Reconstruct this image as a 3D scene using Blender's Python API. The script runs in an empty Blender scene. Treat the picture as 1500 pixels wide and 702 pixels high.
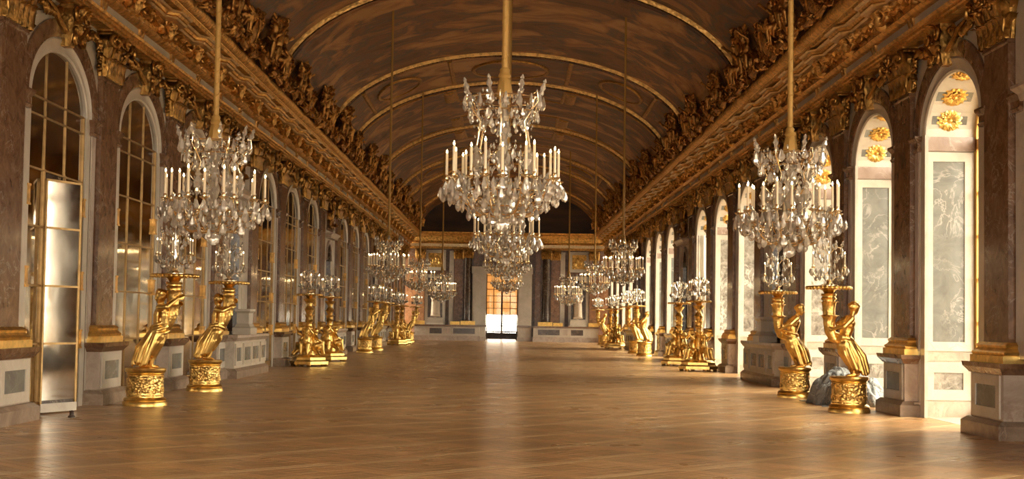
import bpy, math, random
from mathutils import Vector, Matrix
import numpy as np
random.seed(7)
PI = math.pi
sin, cos = math.sin, math.cos
SC = bpy.context.scene
COL = SC.collection

# ------------------------------------------------------------------ camera
EYE = 1.4
PITCH, ROLL = math.radians(2.6), math.radians(0.9)
F_ = Vector((0, cos(PITCH), sin(PITCH))); U0 = Vector((0, -sin(PITCH), cos(PITCH))); R0 = Vector((1, 0, 0))
R_ = R0 * cos(ROLL) + U0 * sin(ROLL); U_ = U0 * cos(ROLL) - R0 * sin(ROLL)
cd = bpy.data.cameras.new('camera'); cam = bpy.data.objects.new('camera', cd); COL.objects.link(cam)
cam.matrix_world = Matrix(((R_.x, U_.x, -F_.x, 0), (R_.y, U_.y, -F_.y, 0), (R_.z, U_.z, -F_.z, EYE), (0, 0, 0, 1)))
cd.sensor_width = 36; cd.lens = 2000 / 1500 * 36; cd.shift_x = 0.0044; cd.shift_y = 0.0168
cd.clip_start = 0.1; cd.clip_end = 400
SC.camera = cam

# ------------------------------------------------------------------ sky, sun, exposure
W = bpy.data.worlds.new('sky'); SC.world = W; W.use_nodes = True
bg = W.node_tree.nodes['Background']
bg.inputs['Color'].default_value = (1.0, 0.87, 0.69, 1); bg.inputs['Strength'].default_value = 5.2
SC.view_settings.view_transform = 'Standard'; SC.view_settings.look = 'None'
SC.view_settings.gamma = 1.0; SC.view_settings.use_curve_mapping = False
SC.view_settings.exposure = 1.62
FLAME = 16.0
cy = SC.cycles
cy.use_denoising = True
cy.caustics_reflective = False; cy.caustics_refractive = False
cy.max_bounces = 10; cy.diffuse_bounces = 5; cy.glossy_bounces = 5; cy.transmission_bounces = 8; cy.transparent_max_bounces = 10
cy.sample_clamp_indirect = 6.0

# ------------------------------------------------------------------ helpers
def link(o, parent=None):
    COL.objects.link(o)
    if parent: o.parent = parent
    return o

class MB:
    """collects geometry for ONE mesh"""
    def __init__(s): s.v = []; s.f = []; s.m = []
    def add(s, verts, faces, M=None, mi=0):
        b = len(s.v)
        if M is None: s.v.extend([tuple(p) for p in verts])
        else: s.v.extend([tuple(M @ Vector(p)) for p in verts])
        s.f.extend([tuple(i + b for i in f) for f in faces]); s.m.extend([mi] * len(faces))
        return s
    def join(s, o, M=None): return s.add(o.v, o.f, M)
    def box(s, x0, x1, y0, y1, z0, z1, M=None, mi=0):
        v = [(x0,y0,z0),(x1,y0,z0),(x1,y1,z0),(x0,y1,z0),(x0,y0,z1),(x1,y0,z1),(x1,y1,z1),(x0,y1,z1)]
        return s.add(v, [(0,3,2,1),(4,5,6,7),(0,1,5,4),(1,2,6,5),(2,3,7,6),(3,0,4,7)], M, mi)
    def rects(s, prof, cx=0, cy=0, M=None, back=None):
        """stack of rectangles (hx, hy, z); back: fixed low x (against a wall)"""
        v = []; f = []
        for hx, hy, z in prof:
            x0 = back if back is not None else cx - hx
            v += [(x0, cy-hy, z), (cx+hx, cy-hy, z), (cx+hx, cy+hy, z), (x0, cy+hy, z)]
        for i in range(len(prof) - 1):
            for k in range(4):
                a, b = i*4+k, i*4+(k+1) % 4
                f.append((a, b, b+4, a+4))
        f.append((3,2,1,0)); n = len(v); f.append((n-4, n-3, n-2, n-1))
        return s.add(v, f, M)
    def lathe(s, prof, seg=16, M=None, wav=None, ph=0.0):
        v = []; f = []
        for i, (r, z) in enumerate(prof):
            for k in range(seg):
                a = 2*PI*(k+ph)/seg
                rr = r * (wav(a, i) if wav else 1)
                v.append((rr*cos(a), rr*sin(a), z))
        n = len(prof)
        for i in range(n-1):
            for k in range(seg):
                a = i*seg+k; b = i*seg+(k+1) % seg
                f.append((a, b, b+seg, a+seg))
        f.append(tuple(range(seg-1, -1, -1))); f.append(tuple((n-1)*seg+k for k in range(seg)))
        return s.add(v, f, M)
    def tube(s, path, rad, seg=6, M=None, flat=1.0, cap=True):
        path = [Vector(p) for p in path]; n = len(path)
        if not hasattr(rad, '__len__'): rad = [rad]*n
        v = []; f = []; up = None
        for i, p in enumerate(path):
            t = (path[min(i+1, n-1)] - path[max(i-1, 0)]).normalized()
            if up is None: up = t.orthogonal().normalized()
            up = (up - t * up.dot(t))
            up = up.normalized() if up.length > 1e-6 else t.orthogonal().normalized()
            sd_ = t.cross(up)
            for k in range(seg):
                a = 2*PI*k/seg
                v.append(p + up*cos(a)*rad[i]*flat + sd_*sin(a)*rad[i])
        for i in range(n-1):
            for k in range(seg):
                a = i*seg+k; b = i*seg+(k+1) % seg
                f.append((a, b, b+seg, a+seg))
        if cap:
            f.append(tuple(range(seg-1, -1, -1))); f.append(tuple((n-1)*seg+k for k in range(seg)))
        return s.add(v, f, M)
    def ball(s, c, r, sc=(1,1,1), nu=10, nv=6, M=None):
        v = []; f = []
        c = Vector(c)
        v.append(c + Vector((0,0,-r*sc[2])))
        for i in range(1, nv):
            t = -PI/2 + PI*i/nv
            for k in range(nu):
                a = 2*PI*k/nu
                v.append(c + Vector((r*cos(t)*cos(a)*sc[0], r*cos(t)*sin(a)*sc[1], r*sin(t)*sc[2])))
        v.append(c + Vector((0,0,r*sc[2])))
        for k in range(nu): f.append((0, 1+(k+1) % nu, 1+k))
        for i in range(nv-2):
            for k in range(nu):
                a = 1+i*nu+k; b = 1+i*nu+(k+1) % nu
                f.append((a, b, b+nu, a+nu))
        L = len(v)-1; o = 1+(nv-2)*nu
        for k in range(nu): f.append((o+k, o+(k+1) % nu, L))
        return s.add(v, f, M)
    def cap(s, p0, p1, r0, r1, seg=10, M=None):
        """tapered capsule"""
        p0 = Vector(p0); p1 = Vector(p1); t = (p1-p0)
        if t.length < 1e-6: return s.ball(p0, max(r0, r1), M=M)
        t.normalize()
        path = []; rad = []
        for a in (0.15, 0.5, 0.85, 1.2): path.append(p0 - t*r0*cos(a)); rad.append(r0*sin(a))
        path.append(p0); rad.append(r0); path.append(p1); rad.append(r1)
        for a in (1.2, 0.85, 0.5, 0.15): path.append(p1 + t*r1*cos(a)); rad.append(r1*sin(a))
        return s.tube(path, rad, seg, M)
    def chain(s, pts, rads, seg=10, M=None):
        for i in range(len(pts)-1): s.cap(pts[i], pts[i+1], rads[i], rads[i+1], seg, M)
        return s
    def leaf(s, w, h, curl=0.25, n=5, M=None, lobes=True):
        """acanthus-like leaf in local: up z, outward x, width y, rooted at the origin"""
        v = []; f = []; cols = (-1, -0.5, 0, 0.5, 1)
        for i in range(n+1):
            t = i/n
            ww = w*0.5*(0.55+0.55*sin(PI*min(1, t*1.05)))*(1-0.75*t**3)
            if lobes and i % 2: ww *= 1.22
            a = t*PI*0.62
            z = h*(sin(a)/sin(PI*0.5))*0.98
            x = curl*h*(1-cos(a))*(0.55+0.45*t) + 0.02*h
            for c in cols:
                v.append((x - 0.10*w*abs(c) + (0.06*w if c == 0 else 0), ww*c, z - 0.03*h*abs(c)*(i % 2)))
        m = len(cols)
        for i in range(n):
            for k in range(m-1):
                a = i*m+k; f.append((a, a+1, a+1+m, a+m))
        return s.add(v, f, M)
    def volute(s, r, turns=1.6, th=0.03, M=None, n=22, seg=6):
        """spiral in local y-z plane round the origin, starting at top"""
        path = []; rad = []
        for i in range(n+1):
            t = i/n; a = PI/2 - 2*PI*turns*t; rr = r*(1-0.82*t)
            path.append((0, rr*cos(a), rr*sin(a))); rad.append(th*(1-0.45*t))
        return s.tube(path, rad, seg, M)
    def sweep(s, prof, path, closed=False, M=None):
        """prof: 2-D points; path: list of (origin, ax, ay); closed profile loop"""
        v = []; f = []; m = len(prof); n = len(path)
        for o, ax, ay in path:
            for p in prof: v.append(o + ax*p[0] + ay*p[1])
        for i in range(n if closed else n-1):
            j = (i+1) % n
            for k in range(m):
                a = i*m+k; b = i*m+(k+1) % m; c = j*m+(k+1) % m; d = j*m+k
                f.append((a, b, c, d))
        if not closed:
            f.append(tuple(range(m-1, -1, -1))); f.append(tuple((n-1)*m+k for k in range(m)))
        return s.add(v, f, M)
    def mesh(s, name, mat, smooth=None):
        me = bpy.data.meshes.new(name); me.from_pydata(s.v, [], s.f)
        for m in (mat if isinstance(mat, (list, tuple)) else [mat]): me.materials.append(m)
        if any(s.m): me.polygons.foreach_set('material_index', s.m)
        if smooth is not None:
            me.polygons.foreach_set('use_smooth', [True]*len(me.polygons)); me.set_sharp_from_angle(angle=math.radians(smooth))
        me.update(); return me
    def obj(s, name, mat, parent=None, smooth=None, loc=None):
        return put(s.mesh(name, mat, smooth), name, parent, loc)

def put(me, name, parent=None, loc=None, rz=None, scale=None, M=None):
    o = bpy.data.objects.new(name, me); link(o, parent)
    if M is not None: o.matrix_local = M
    if loc is not None: o.location = loc
    if rz is not None: o.rotation_euler = (0, 0, rz)
    if scale is not None: o.scale = scale
    return o
def props(o, label=None, cat=None, group=None, kind=None):
    if label: o['label'] = label
    if cat: o['category'] = cat
    if group: o['group'] = group
    if kind: o['kind'] = kind
    return o
def thing(name, label, cat, loc=(0,0,0), rz=0, group=None, scale=None):
    o = bpy.data.objects.new(name, None); link(o); o.empty_display_size = 0.2
    o.location = loc; o.rotation_euler = (0, 0, rz)
    if scale: o.scale = scale
    return props(o, label, cat, group)
def copy_tree(root, loc, rz, label, group=None, scale=None):
    r = root.copy(); COL.objects.link(r); r.location = loc; r.rotation_euler = (0, 0, rz)
    if scale: r.scale = scale
    r['label'] = label
    if group: r['group'] = group
    for ch in list(root.children):
        c = ch.copy(); COL.objects.link(c); c.parent = r
        for g in ch.children:
            d = g.copy(); COL.objects.link(d); d.parent = c
    return r
def T(x=0, y=0, z=0): return Matrix.Translation((x, y, z))
def RZ(a): return Matrix.Rotation(a, 4, 'Z')
def RX(a): return Matrix.Rotation(a, 4, 'X')
def RY(a): return Matrix.Rotation(a, 4, 'Y')
def S(x, y=None, z=None):
    return Matrix.Diagonal((x, x if y is None else y, x if z is None else z, 1))
def remeshed(mb, name, mat, voxel, smooth_it=4):
    """fuse overlapping pieces into one continuous skin"""
    me = mb.mesh(name+'_raw', mat); o = bpy.data.objects.new(name+'_raw', me); COL.objects.link(o)
    m = o.modifiers.new('r', 'REMESH'); m.mode = 'VOXEL'; m.voxel_size = voxel; m.use_smooth_shade = True
    if smooth_it:
        k = o.modifiers.new('s', 'SMOOTH'); k.iterations = smooth_it; k.factor = 0.5
    dg = bpy.context.evaluated_depsgraph_get(); dg.update()
    out = bpy.data.meshes.new_from_object(o.evaluated_get(dg)); out.name = name
    bpy.data.objects.remove(o); bpy.data.meshes.remove(me)
    out.materials.clear(); out.materials.append(mat)
    out.polygons.foreach_set('use_smooth', [True]*len(out.polygons))
    return out

# ------------------------------------------------------------------ materials
def base(name):
    m = bpy.data.materials.new(name); m.use_nodes = True
    nt = m.node_tree; b = nt.nodes['Principled BSDF']; return m, nt, b
def N(nt, t, **kw):
    n = nt.nodes.new(t)
    for k, v in kw.items():
        if k in n.inputs: n.inputs[k].default_value = v
        else: setattr(n, k, v)
    return n
def coords(nt, scale=1.0, rand=True, sc3=None):
    tc = N(nt, 'ShaderNodeTexCoord'); mp = N(nt, 'ShaderNodeMapping')
    nt.links.new(tc.outputs['Object'], mp.inputs['Vector'])
    mp.inputs['Scale'].default_value = sc3 or (scale,)*3
    if rand:
        oi = N(nt, 'ShaderNodeObjectInfo'); mu = N(nt, 'ShaderNodeMath', operation='MULTIPLY'); mu.inputs[1].default_value = 57.0
        nt.links.new(oi.outputs['Random'], mu.inputs[0]); nt.links.new(mu.outputs[0], mp.inputs['Location'])
    return mp.outputs[0]
def ramp(nt, fac, stops):
    r = N(nt, 'ShaderNodeValToRGB'); e = r.color_ramp.elements
    while len(e) < len(stops): e.new(0.5)
    for el, (p, c) in zip(e, stops): el.position = p; el.color = (*c, 1) if len(c) == 3 else c
    nt.links.new(fac, r.inputs[0]); return r.outputs[0]
def mixc(nt, f, a, b, mode='MIX'):
    m = N(nt, 'ShaderNodeMix', data_type='RGBA', blend_type=mode)
    for i, v in ((0, f), (6, a), (7, b)):
        if hasattr(v, 'default_value') or hasattr(v, 'links'): nt.links.new(v, m.inputs[i])
        else: m.inputs[i].default_value = v if i == 0 else ((*v, 1) if len(v) == 3 else v)
    return m.outputs[2]
def bump(nt, b, h, strength, dist=0.01):
    n = N(nt, 'ShaderNodeBump', Strength=strength, Distance=dist); nt.links.new(h, n.inputs['Height']); nt.links.new(n.outputs[0], b.inputs['Normal'])

def marble(name, c1, c2, vein, scale=1.2, vs=2.0, vw=0.03, rough=0.25, vamt=0.8):
    m, nt, b = base(name); co = coords(nt)
    n1 = N(nt, 'ShaderNodeTexNoise', Scale=scale*2.2, Detail=8.0, Roughness=0.68, Distortion=0.8); nt.links.new(co, n1.inputs['Vector'])
    c = ramp(nt, n1.outputs['Fac'], [(0.32, c1), (0.68, c2)])
    n2 = N(nt, 'ShaderNodeTexNoise', Scale=vs, Detail=5.0, Roughness=0.6, Distortion=1.6); nt.links.new(co, n2.inputs['Vector'])
    v = ramp(nt, n2.outputs['Fac'], [(0.5-vw*1.6, (0,0,0)), (0.5, (vamt,)*3), (0.5+vw*1.6, (0,0,0))])
    n3 = N(nt, 'ShaderNodeTexNoise', Scale=vs*0.7, Detail=3.0); mp3 = N(nt, 'ShaderNodeMapping'); mp3.inputs['Location'].default_value = (5.3, 1.7, 9.1)
    nt.links.new(co, mp3.inputs['Vector']); nt.links.new(mp3.outputs[0], n3.inputs['Vector'])
    v = mixc(nt, 1.0, v, ramp(nt, n3.outputs['Fac'], [(0.45, (0,0,0)), (0.62, (1,1,1))]), 'MULTIPLY')
    nt.links.new(mixc(nt, v, c, vein), b.inputs['Base Color'])
    b.inputs['Roughness'].default_value = rough
    return m
def gold(name, c, rough=0.3, relief=0.0, rscale=25.0, dark=0.45, metal=1.0):
    m, nt, b = base(name); co = coords(nt)
    n1 = N(nt, 'ShaderNodeTexNoise', Scale=9.0, Detail=4.0); nt.links.new(co, n1.inputs['Vector'])
    d = tuple(x*dark for x in c)
    nt.links.new(ramp(nt, n1.outputs['Fac'], [(0.3, d), (0.6, c)]), b.inputs['Base Color'])
    b.inputs['Metallic'].default_value = metal; b.inputs['Roughness'].default_value = rough
    if relief:
        v = N(nt, 'ShaderNodeTexVoronoi', Scale=rscale); nt.links.new(co, v.inputs['Vector'])
        bump(nt, b, v.outputs['Distance'], relief, 0.02)
    return m
def plain(name, c, rough=0.5, metal=0.0):
    m, nt, b = base(name); b.inputs['Base Color'].default_value = (*c, 1); b.inputs['Roughness'].default_value = rough
    b.inputs['Metallic'].default_value = metal; return m

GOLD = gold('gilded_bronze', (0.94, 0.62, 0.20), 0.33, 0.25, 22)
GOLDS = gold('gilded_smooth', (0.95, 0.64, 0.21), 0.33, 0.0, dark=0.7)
GOLDR = gold('gilded_relief', (0.92, 0.60, 0.20), 0.34, 1.0, 22)
GOLDC = gold('gilded_cornice', (0.78, 0.46, 0.15), 0.48, 0.5, 14, dark=0.5)
GOLDW = gold('pale_gilding', (0.80, 0.62, 0.36), 0.40, 0.0, dark=0.75)
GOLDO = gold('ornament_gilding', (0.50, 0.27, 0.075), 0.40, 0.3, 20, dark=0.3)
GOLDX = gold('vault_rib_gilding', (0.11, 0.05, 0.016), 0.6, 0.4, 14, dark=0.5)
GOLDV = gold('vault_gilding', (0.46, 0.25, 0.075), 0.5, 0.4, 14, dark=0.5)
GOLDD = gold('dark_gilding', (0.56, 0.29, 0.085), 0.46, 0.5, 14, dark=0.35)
BRASS = gold('silvered_brass', (0.90, 0.74, 0.48), 0.2, 0.0, dark=0.8)
ROPE = plain('rope_velvet', (0.42, 0.24, 0.06), 0.55, 0.3)
MBROWN = marble('brown_marble', (0.095, 0.042, 0.020), (0.27, 0.15, 0.082), (0.5, 0.40, 0.30), 2.2, 2.2, 0.016, 0.22, 0.55)
MPINK = marble('pinkish_marble', (0.36, 0.27, 0.21), (0.62, 0.52, 0.43), (0.30, 0.17, 0.11), 1.2, 1.6, 0.02, 0.28, 0.7)
MBASE = marble('base_marble', (0.20, 0.135, 0.095), (0.42, 0.32, 0.24), (0.6, 0.5, 0.4), 1.2, 1.6, 0.02, 0.28, 0.6)
MWHITE = marble('white_marble', (0.54, 0.475, 0.39), (0.70, 0.63, 0.53), (0.42, 0.33, 0.25), 0.8, 1.0, 0.012, 0.3, 0.45)
MGREY = marble('grey_marble', (0.135, 0.14, 0.13), (0.23, 0.23, 0.21), (0.5, 0.48, 0.44), 1.5, 1.8, 0.018, 0.22, 0.7)
MPINKD = marble('pinkish_dark_marble', (0.24, 0.16, 0.12), (0.42, 0.31, 0.25), (0.6, 0.5, 0.42), 1.2, 1.6, 0.02, 0.28, 0.6)
MVEIN = marble('veined_dark_marble', (0.10, 0.085, 0.07), (0.42, 0.39, 0.34), (0.72, 0.68, 0.62), 2.4, 2.6, 0.04, 0.22, 0.9)
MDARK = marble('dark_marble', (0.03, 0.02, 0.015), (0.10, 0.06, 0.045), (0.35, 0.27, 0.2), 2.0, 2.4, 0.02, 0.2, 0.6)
MSTAT = marble('statuary_marble', (0.50, 0.38, 0.25), (0.66, 0.53, 0.38), (0.4, 0.3, 0.2), 1.0, 1.0, 0.01, 0.45, 0.3)
STONE = plain('outdoor_stone', (0.22, 0.20, 0.16), 0.9)
PLASTER = marble('brown_panel', (0.10, 0.05, 0.03), (0.24, 0.13, 0.08), (0.4, 0.28, 0.2), 2.5, 3.0, 0.03, 0.3, 0.6)
BAR = gold('gilt_bar', (0.42, 0.27, 0.12), 0.5, 0.0, dark=0.7)
OCHRE = plain('ochre_painted_wood', (0.58, 0.33, 0.07), 0.35, 0.35)
WAX = plain('candle_wax', (0.86, 0.72, 0.50), 0.45)
WAX.node_tree.nodes['Principled BSDF'].inputs['Subsurface Weight'].default_value = 0.0
CLOTH = plain('dust_sheet_cloth', (0.30, 0.31, 0.31), 0.6)
def wrinkle(m, sc, st):
    nt = m.node_tree; b = nt.nodes['Principled BSDF']; n = N(nt, 'ShaderNodeTexNoise', Scale=sc, Detail=4.0, Distortion=1.2); nt.links.new(coords(nt, 1.0), n.inputs['Vector']); bump(nt, b, n.outputs['Fac'], st, 0.08)
wrinkle(CLOTH, 7.0, 1.0)
CURT = plain('curtain_cloth', (0.75, 0.71, 0.62), 0.9)
BLIND, nt_, b_ = base('woven_blind')
b_.inputs['Base Color'].default_value = (0.85, 0.62, 0.36, 1); b_.inputs['Roughness'].default_value = 0.9
tr_ = N(nt_, 'ShaderNodeBsdfTranslucent'); tr_.inputs[0].default_value = (0.80, 0.58, 0.33, 1)
mx_ = N(nt_, 'ShaderNodeMixShader'); mx_.inputs[0].default_value = 0.35
nt_.links.new(b_.outputs[0], mx_.inputs[1]); nt_.links.new(tr_.outputs[0], mx_.inputs[2]); nt_.links.new(mx_.outputs[0], nt_.nodes['Material Output'].inputs[0])

def mk_mirror():
    m, nt, b = base('old_mirror'); co = coords(nt)
    n = N(nt, 'ShaderNodeTexNoise', Scale=1.3, Detail=5.0, Roughness=0.7); nt.links.new(co, n.inputs['Vector'])
    nt.links.new(ramp(nt, n.outputs['Fac'], [(0.3, (0.42, 0.38, 0.33)), (0.7, (0.66, 0.63, 0.58))]), b.inputs['Base Color'])
    b.inputs['Metallic'].default_value = 1.0
    nt.links.new(ramp(nt, n.outputs['Fac'], [(0.3, (0.10,)*3), (0.7, (0.03,)*3)]), b.inputs['Roughness'])
    n2 = N(nt, 'ShaderNodeTexNoise', Scale=0.9, Detail=1.0); nt.links.new(co, n2.inputs['Vector'])
    bump(nt, b, n2.outputs['Fac'], 0.25, 0.02)
    return m
MIRROR = mk_mirror()
def mk_pane():
    m = bpy.data.materials.new('window_glass'); m.use_nodes = True; nt = m.node_tree; nt.nodes.clear()
    o = N(nt, 'ShaderNodeOutputMaterial'); t = N(nt, 'ShaderNodeBsdfTransparent'); g = N(nt, 'ShaderNodeBsdfGlossy', Roughness=0.03)
    fr = N(nt, 'ShaderNodeFresnel', IOR=1.45); mx = N(nt, 'ShaderNodeMixShader')
    t.inputs[0].default_value = (0.97, 0.98, 0.96, 1)
    ge = N(nt, 'ShaderNodeNewGeometry'); mi = N(nt, 'ShaderNodeMix'); mi.inputs[2].default_value = 1.3; mi.inputs[3].default_value = 1/1.3
    nt.links.new(ge.outputs['Backfacing'], mi.inputs[0]); nt.links.new(mi.outputs[0], fr.inputs['IOR'])
    nt.links.new(fr.outputs[0], mx.inputs[0]); nt.links.new(t.outputs[0], mx.inputs[1]); nt.links.new(g.outputs[0], mx.inputs[2]); nt.links.new(mx.outputs[0], o.inputs[0])
    return m
PANE = mk_pane()
def mk_crystal():
    m = bpy.data.materials.new('cut_crystal'); m.use_nodes = True; nt = m.node_tree; nt.nodes.clear()
    o = N(nt, 'ShaderNodeOutputMaterial')
    gl = N(nt, 'ShaderNodeBsdfGlass', Roughness=0.03, IOR=1.5); gl.inputs[0].default_value = (1, 0.98, 0.94, 1)
    gs = N(nt, 'ShaderNodeBsdfGlossy', Roughness=0.12); gs.inputs[0].default_value = (0.95, 0.92, 0.86, 1)
    df = N(nt, 'ShaderNodeBsdfTranslucent'); df.inputs[0].default_value = (0.95, 0.90, 0.82, 1)
    d2 = N(nt, 'ShaderNodeBsdfDiffuse'); d2.inputs[0].default_value = (0.95, 0.90, 0.82, 1)
    a = N(nt, 'ShaderNodeMixShader'); a.inputs[0].default_value = 0.35
    c = N(nt, 'ShaderNodeMixShader'); c.inputs[0].default_value = 0.5
    b = N(nt, 'ShaderNodeMixShader'); b.inputs[0].default_value = 0.27
    nt.links.new(gl.outputs[0], a.inputs[1]); nt.links.new(gs.outputs[0], a.inputs[2])
    nt.links.new(df.outputs[0], c.inputs[1]); nt.links.new(d2.outputs[0], c.inputs[2])
    nt.links.new(a.outputs[0], b.inputs[1]); nt.links.new(c.outputs[0], b.inputs[2]); nt.links.new(b.outputs[0], o.inputs[0])
    return m
CRYST = mk_crystal()
def mk_flame():
    m = bpy.data.materials.new('candle_flame'); m.use_nodes = True; nt = m.node_tree; nt.nodes.clear()
    o = N(nt, 'ShaderNodeOutputMaterial'); e = N(nt, 'ShaderNodeEmission', Strength=FLAME); e.inputs[0].default_value = (1.0, 0.66, 0.30, 1)
    nt.links.new(e.outputs[0], o.inputs[0]); return m
FLAMEM = mk_flame()
def mk_wood(name, c1, c2, rot):
    m, nt, b = base(name)
    co = coords(nt, sc3=(1.0, 14.0, 1.0) if not rot else (14.0, 1.0, 1.0))
    n = N(nt, 'ShaderNodeTexNoise', Scale=1.6, Detail=5.0, Roughness=0.6); nt.links.new(co, n.inputs['Vector'])
    c = ramp(nt, n.outputs['Fac'], [(0.25, c1), (0.75, c2)])
    ge = N(nt, 'ShaderNodeNewGeometry')
    r = ramp(nt, ge.outputs['Random Per Island'], [(0.0, (0.80,)*3), (1.0, (1.15,)*3)])
    oi = N(nt, 'ShaderNodeObjectInfo'); r2 = ramp(nt, oi.outputs['Random'], [(0.0, (0.90, 0.88, 0.86)), (1.0, (1.08,)*3)])
    nt.links.new(mixc(nt, 1.0, mixc(nt, 1.0, c, r, 'MULTIPLY'), r2, 'MULTIPLY'), b.inputs['Base Color'])
    n3 = N(nt, 'ShaderNodeTexNoise', Scale=0.8, Detail=3.0)
    tc = N(nt, 'ShaderNodeNewGeometry'); nt.links.new(tc.outputs['Position'], n3.inputs['Vector'])
    nt.links.new(ramp(nt, n3.outputs['Fac'], [(0.3, (0.26,)*3), (0.7, (0.34,)*3)]), b.inputs['Roughness'])
    bump(nt, b, n.outputs['Fac'], 0.03, 0.003)
    return m
WOODA = mk_wood('oak_parquet', (0.46, 0.255, 0.110), (0.66, 0.395, 0.185), False)
WOODB = mk_wood('oak_parquet_crosswise', (0.48, 0.27, 0.118), (0.68, 0.41, 0.195), True)
WOODC = mk_wood('oak_parquet_sheen', (0.66, 0.43, 0.21), (0.82, 0.58, 0.32), False)  # same oak, paler: sheen of boards running one way put into the colour
WOODG = plain('parquet_joint', (0.09, 0.045, 0.018), 0.6)
def mk_paint(name, stops, scale=0.45, seed=0.0):
    m, nt, b = base(name)
    tc = N(nt, 'ShaderNodeTexCoord'); mp = N(nt, 'ShaderNodeMapping'); nt.links.new(tc.outputs['Object'], mp.inputs['Vector'])
    mp.inputs['Scale'].default_value = (0.8, 1.3, 2.2); mp.inputs['Location'].default_value = (seed, seed*2, seed)
    n = N(nt, 'ShaderNodeTexNoise', Scale=scale*2, Detail=5.0, Roughness=0.55, Distortion=0.9); nt.links.new(mp.outputs[0], n.inputs['Vector'])
    n2 = N(nt, 'ShaderNodeTexNoise', Scale=scale*1.1, Detail=2.0, Distortion=1.0); nt.links.new(mp.outputs[0], n2.inputs['Vector'])
    c = ramp(nt, n.outputs['Fac'], stops)
    d = ramp(nt, n2.outputs['Fac'], [(0.35, (0.05, 0.036, 0.028)), (0.65, (0.17, 0.08, 0.028))])
    nt.links.new(mixc(nt, 0.35, c, d), b.inputs['Base Color']); b.inputs['Roughness'].default_value = 0.55
    return m
ST = [(0.30, (0.03, 0.012, 0.005)), (0.43, (0.24, 0.085, 0.024)), (0.48, (0.085, 0.066, 0.058)), (0.55, (0.40, 0.16, 0.045)), (0.64, (0.66, 0.36, 0.13))]
PAINT = [mk_paint('painted_vault_%s' % n, ST, s, k) for n, s, k in (('a', 0.22, 1.0), ('b', 0.30, 7.0), ('c', 0.26, 13.0))]
PAINTD = mk_paint('painted_lunette', [(0.3, (0.008, 0.006, 0.005)), (0.6, (0.03, 0.016, 0.01)), (0.8, (0.06, 0.03, 0.015))], 0.4, 4.0)

# ------------------------------------------------------------------ dimensions
BAY = 4.17; HB = BAY/2
def YP(i, side): return (21.25 if side < 0 else 21.62) + BAY*i       # pier centres
YEND = 85.0; YBACK = -4.0
XW = 6.25                        # pilaster face
def WM(side, y):                 # wall-local frame: +x into the hall, origin on the pilaster face plane
    return T(side*XW, y, 0) @ (RZ(0) if side < 0 else RZ(PI))
def is_niche(i): return i in (-6, -2, 2, 6, 10)  # end bay left out: window and mirror added there to light the end wall
SPR, AW, AH = 4.30, 1.40, 0.95   # arch springing, half width, rise
RVL = 0.87                       # depth of a window bay
def arch_pts(a, b, n=24, spr=SPR, z0=None):
    p = [(-a*cos(PI*k/n), spr + b*sin(PI*k/n)) for k in range(n+1)]
    if z0 is not None: p = [(-a, z0)] + p + [(a, z0)]
    return p

# ------------------------------------------------------------------ floor
floor = MB()
floor.box(-8.2, 8.2, YBACK-0.3, 96, -0.3, -0.012)
FLOOR = floor.obj('floor', WOODG); props(FLOOR, kind='structure')
PS = 1.15
def parquet(mb, j=0):
    g = 0.004; w = 0.125; h = PS/2
    def plank(x0, x1, y0, y1, mi):
        dz = [random.uniform(-0.0003, 0.0003) for _ in range(4)]
        v = [(x0+g, y0+g, dz[0]), (x1-g, y0+g, dz[1]), (x1-g, y1-g, dz[2]), (x0+g, y1-g, dz[3])]
        b = [(p[0], p[1], -0.012) for p in v]
        mb.add(v+b, [(0,1,2,3), (0,4,5,1), (1,5,6,2), (2,6,7,3), (3,7,4,0)], None, mi)
    plank(-h, h, -h, -h+w, j); plank(-h, h, h-w, h, j)  # these boards take the painted sheen tone in alternate panels
    plank(-h, -h+w, -h+w, h-w, 1); plank(h-w, h, -h+w, h-w, 1)
    i0 = -h+w; n = 3; c = (2*i0)/-n
    for a in range(n):
        for b in range(n):
            x0 = i0+a*c; y0 = i0+b*c
            if (a+b) % 2: plank(x0, x0+c, y0, y0+c/2, 0); plank(x0, x0+c, y0+c/2, y0+c, 0)
            else: plank(x0, x0+c/2, y0, y0+c, 1); plank(x0+c/2, x0+c, y0, y0+c, 1)
    return mb
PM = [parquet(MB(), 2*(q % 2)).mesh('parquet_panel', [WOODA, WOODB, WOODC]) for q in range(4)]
cells = []
R2 = PS/math.sqrt(2)
for i in range(-20, 21):
    for j in range(0, 130):
        if (i+j) % 2: continue
        x = i*R2; y = 4.0 + j*R2
        if abs(x) < 6.9 and y < 92: cells.append((y, x, i % 2))
cells.sort()
vis = [c for c in cells if abs(c[1]) < c[0]*0.40+0.9 and c[0] > 10.5]
near = vis[:296]; ns = set(near)
for (y, x, q) in near:
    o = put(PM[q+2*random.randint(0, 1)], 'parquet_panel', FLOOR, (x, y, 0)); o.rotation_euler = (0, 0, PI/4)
rest = MB()
for (y, x, q) in cells:
    if (y, x, q) in ns: continue
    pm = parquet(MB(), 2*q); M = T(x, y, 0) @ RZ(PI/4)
    b = len(rest.v); rest.v.extend(tuple(M @ Vector(p)) for p in pm.v); rest.f.extend(tuple(i+b for i in f) for f in pm.f); rest.m.extend(pm.m)
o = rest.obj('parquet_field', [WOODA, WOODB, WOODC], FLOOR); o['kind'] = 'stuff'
slab = MB()
for sd_ in (-1, 1):
    x0, x1 = sorted((sd_*6.42, sd_*8.1)); slab.box(x0, x1, YBACK, 85, -0.05, 0.003)
slab.obj('marble_border', MWHITE, FLOOR)

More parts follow.
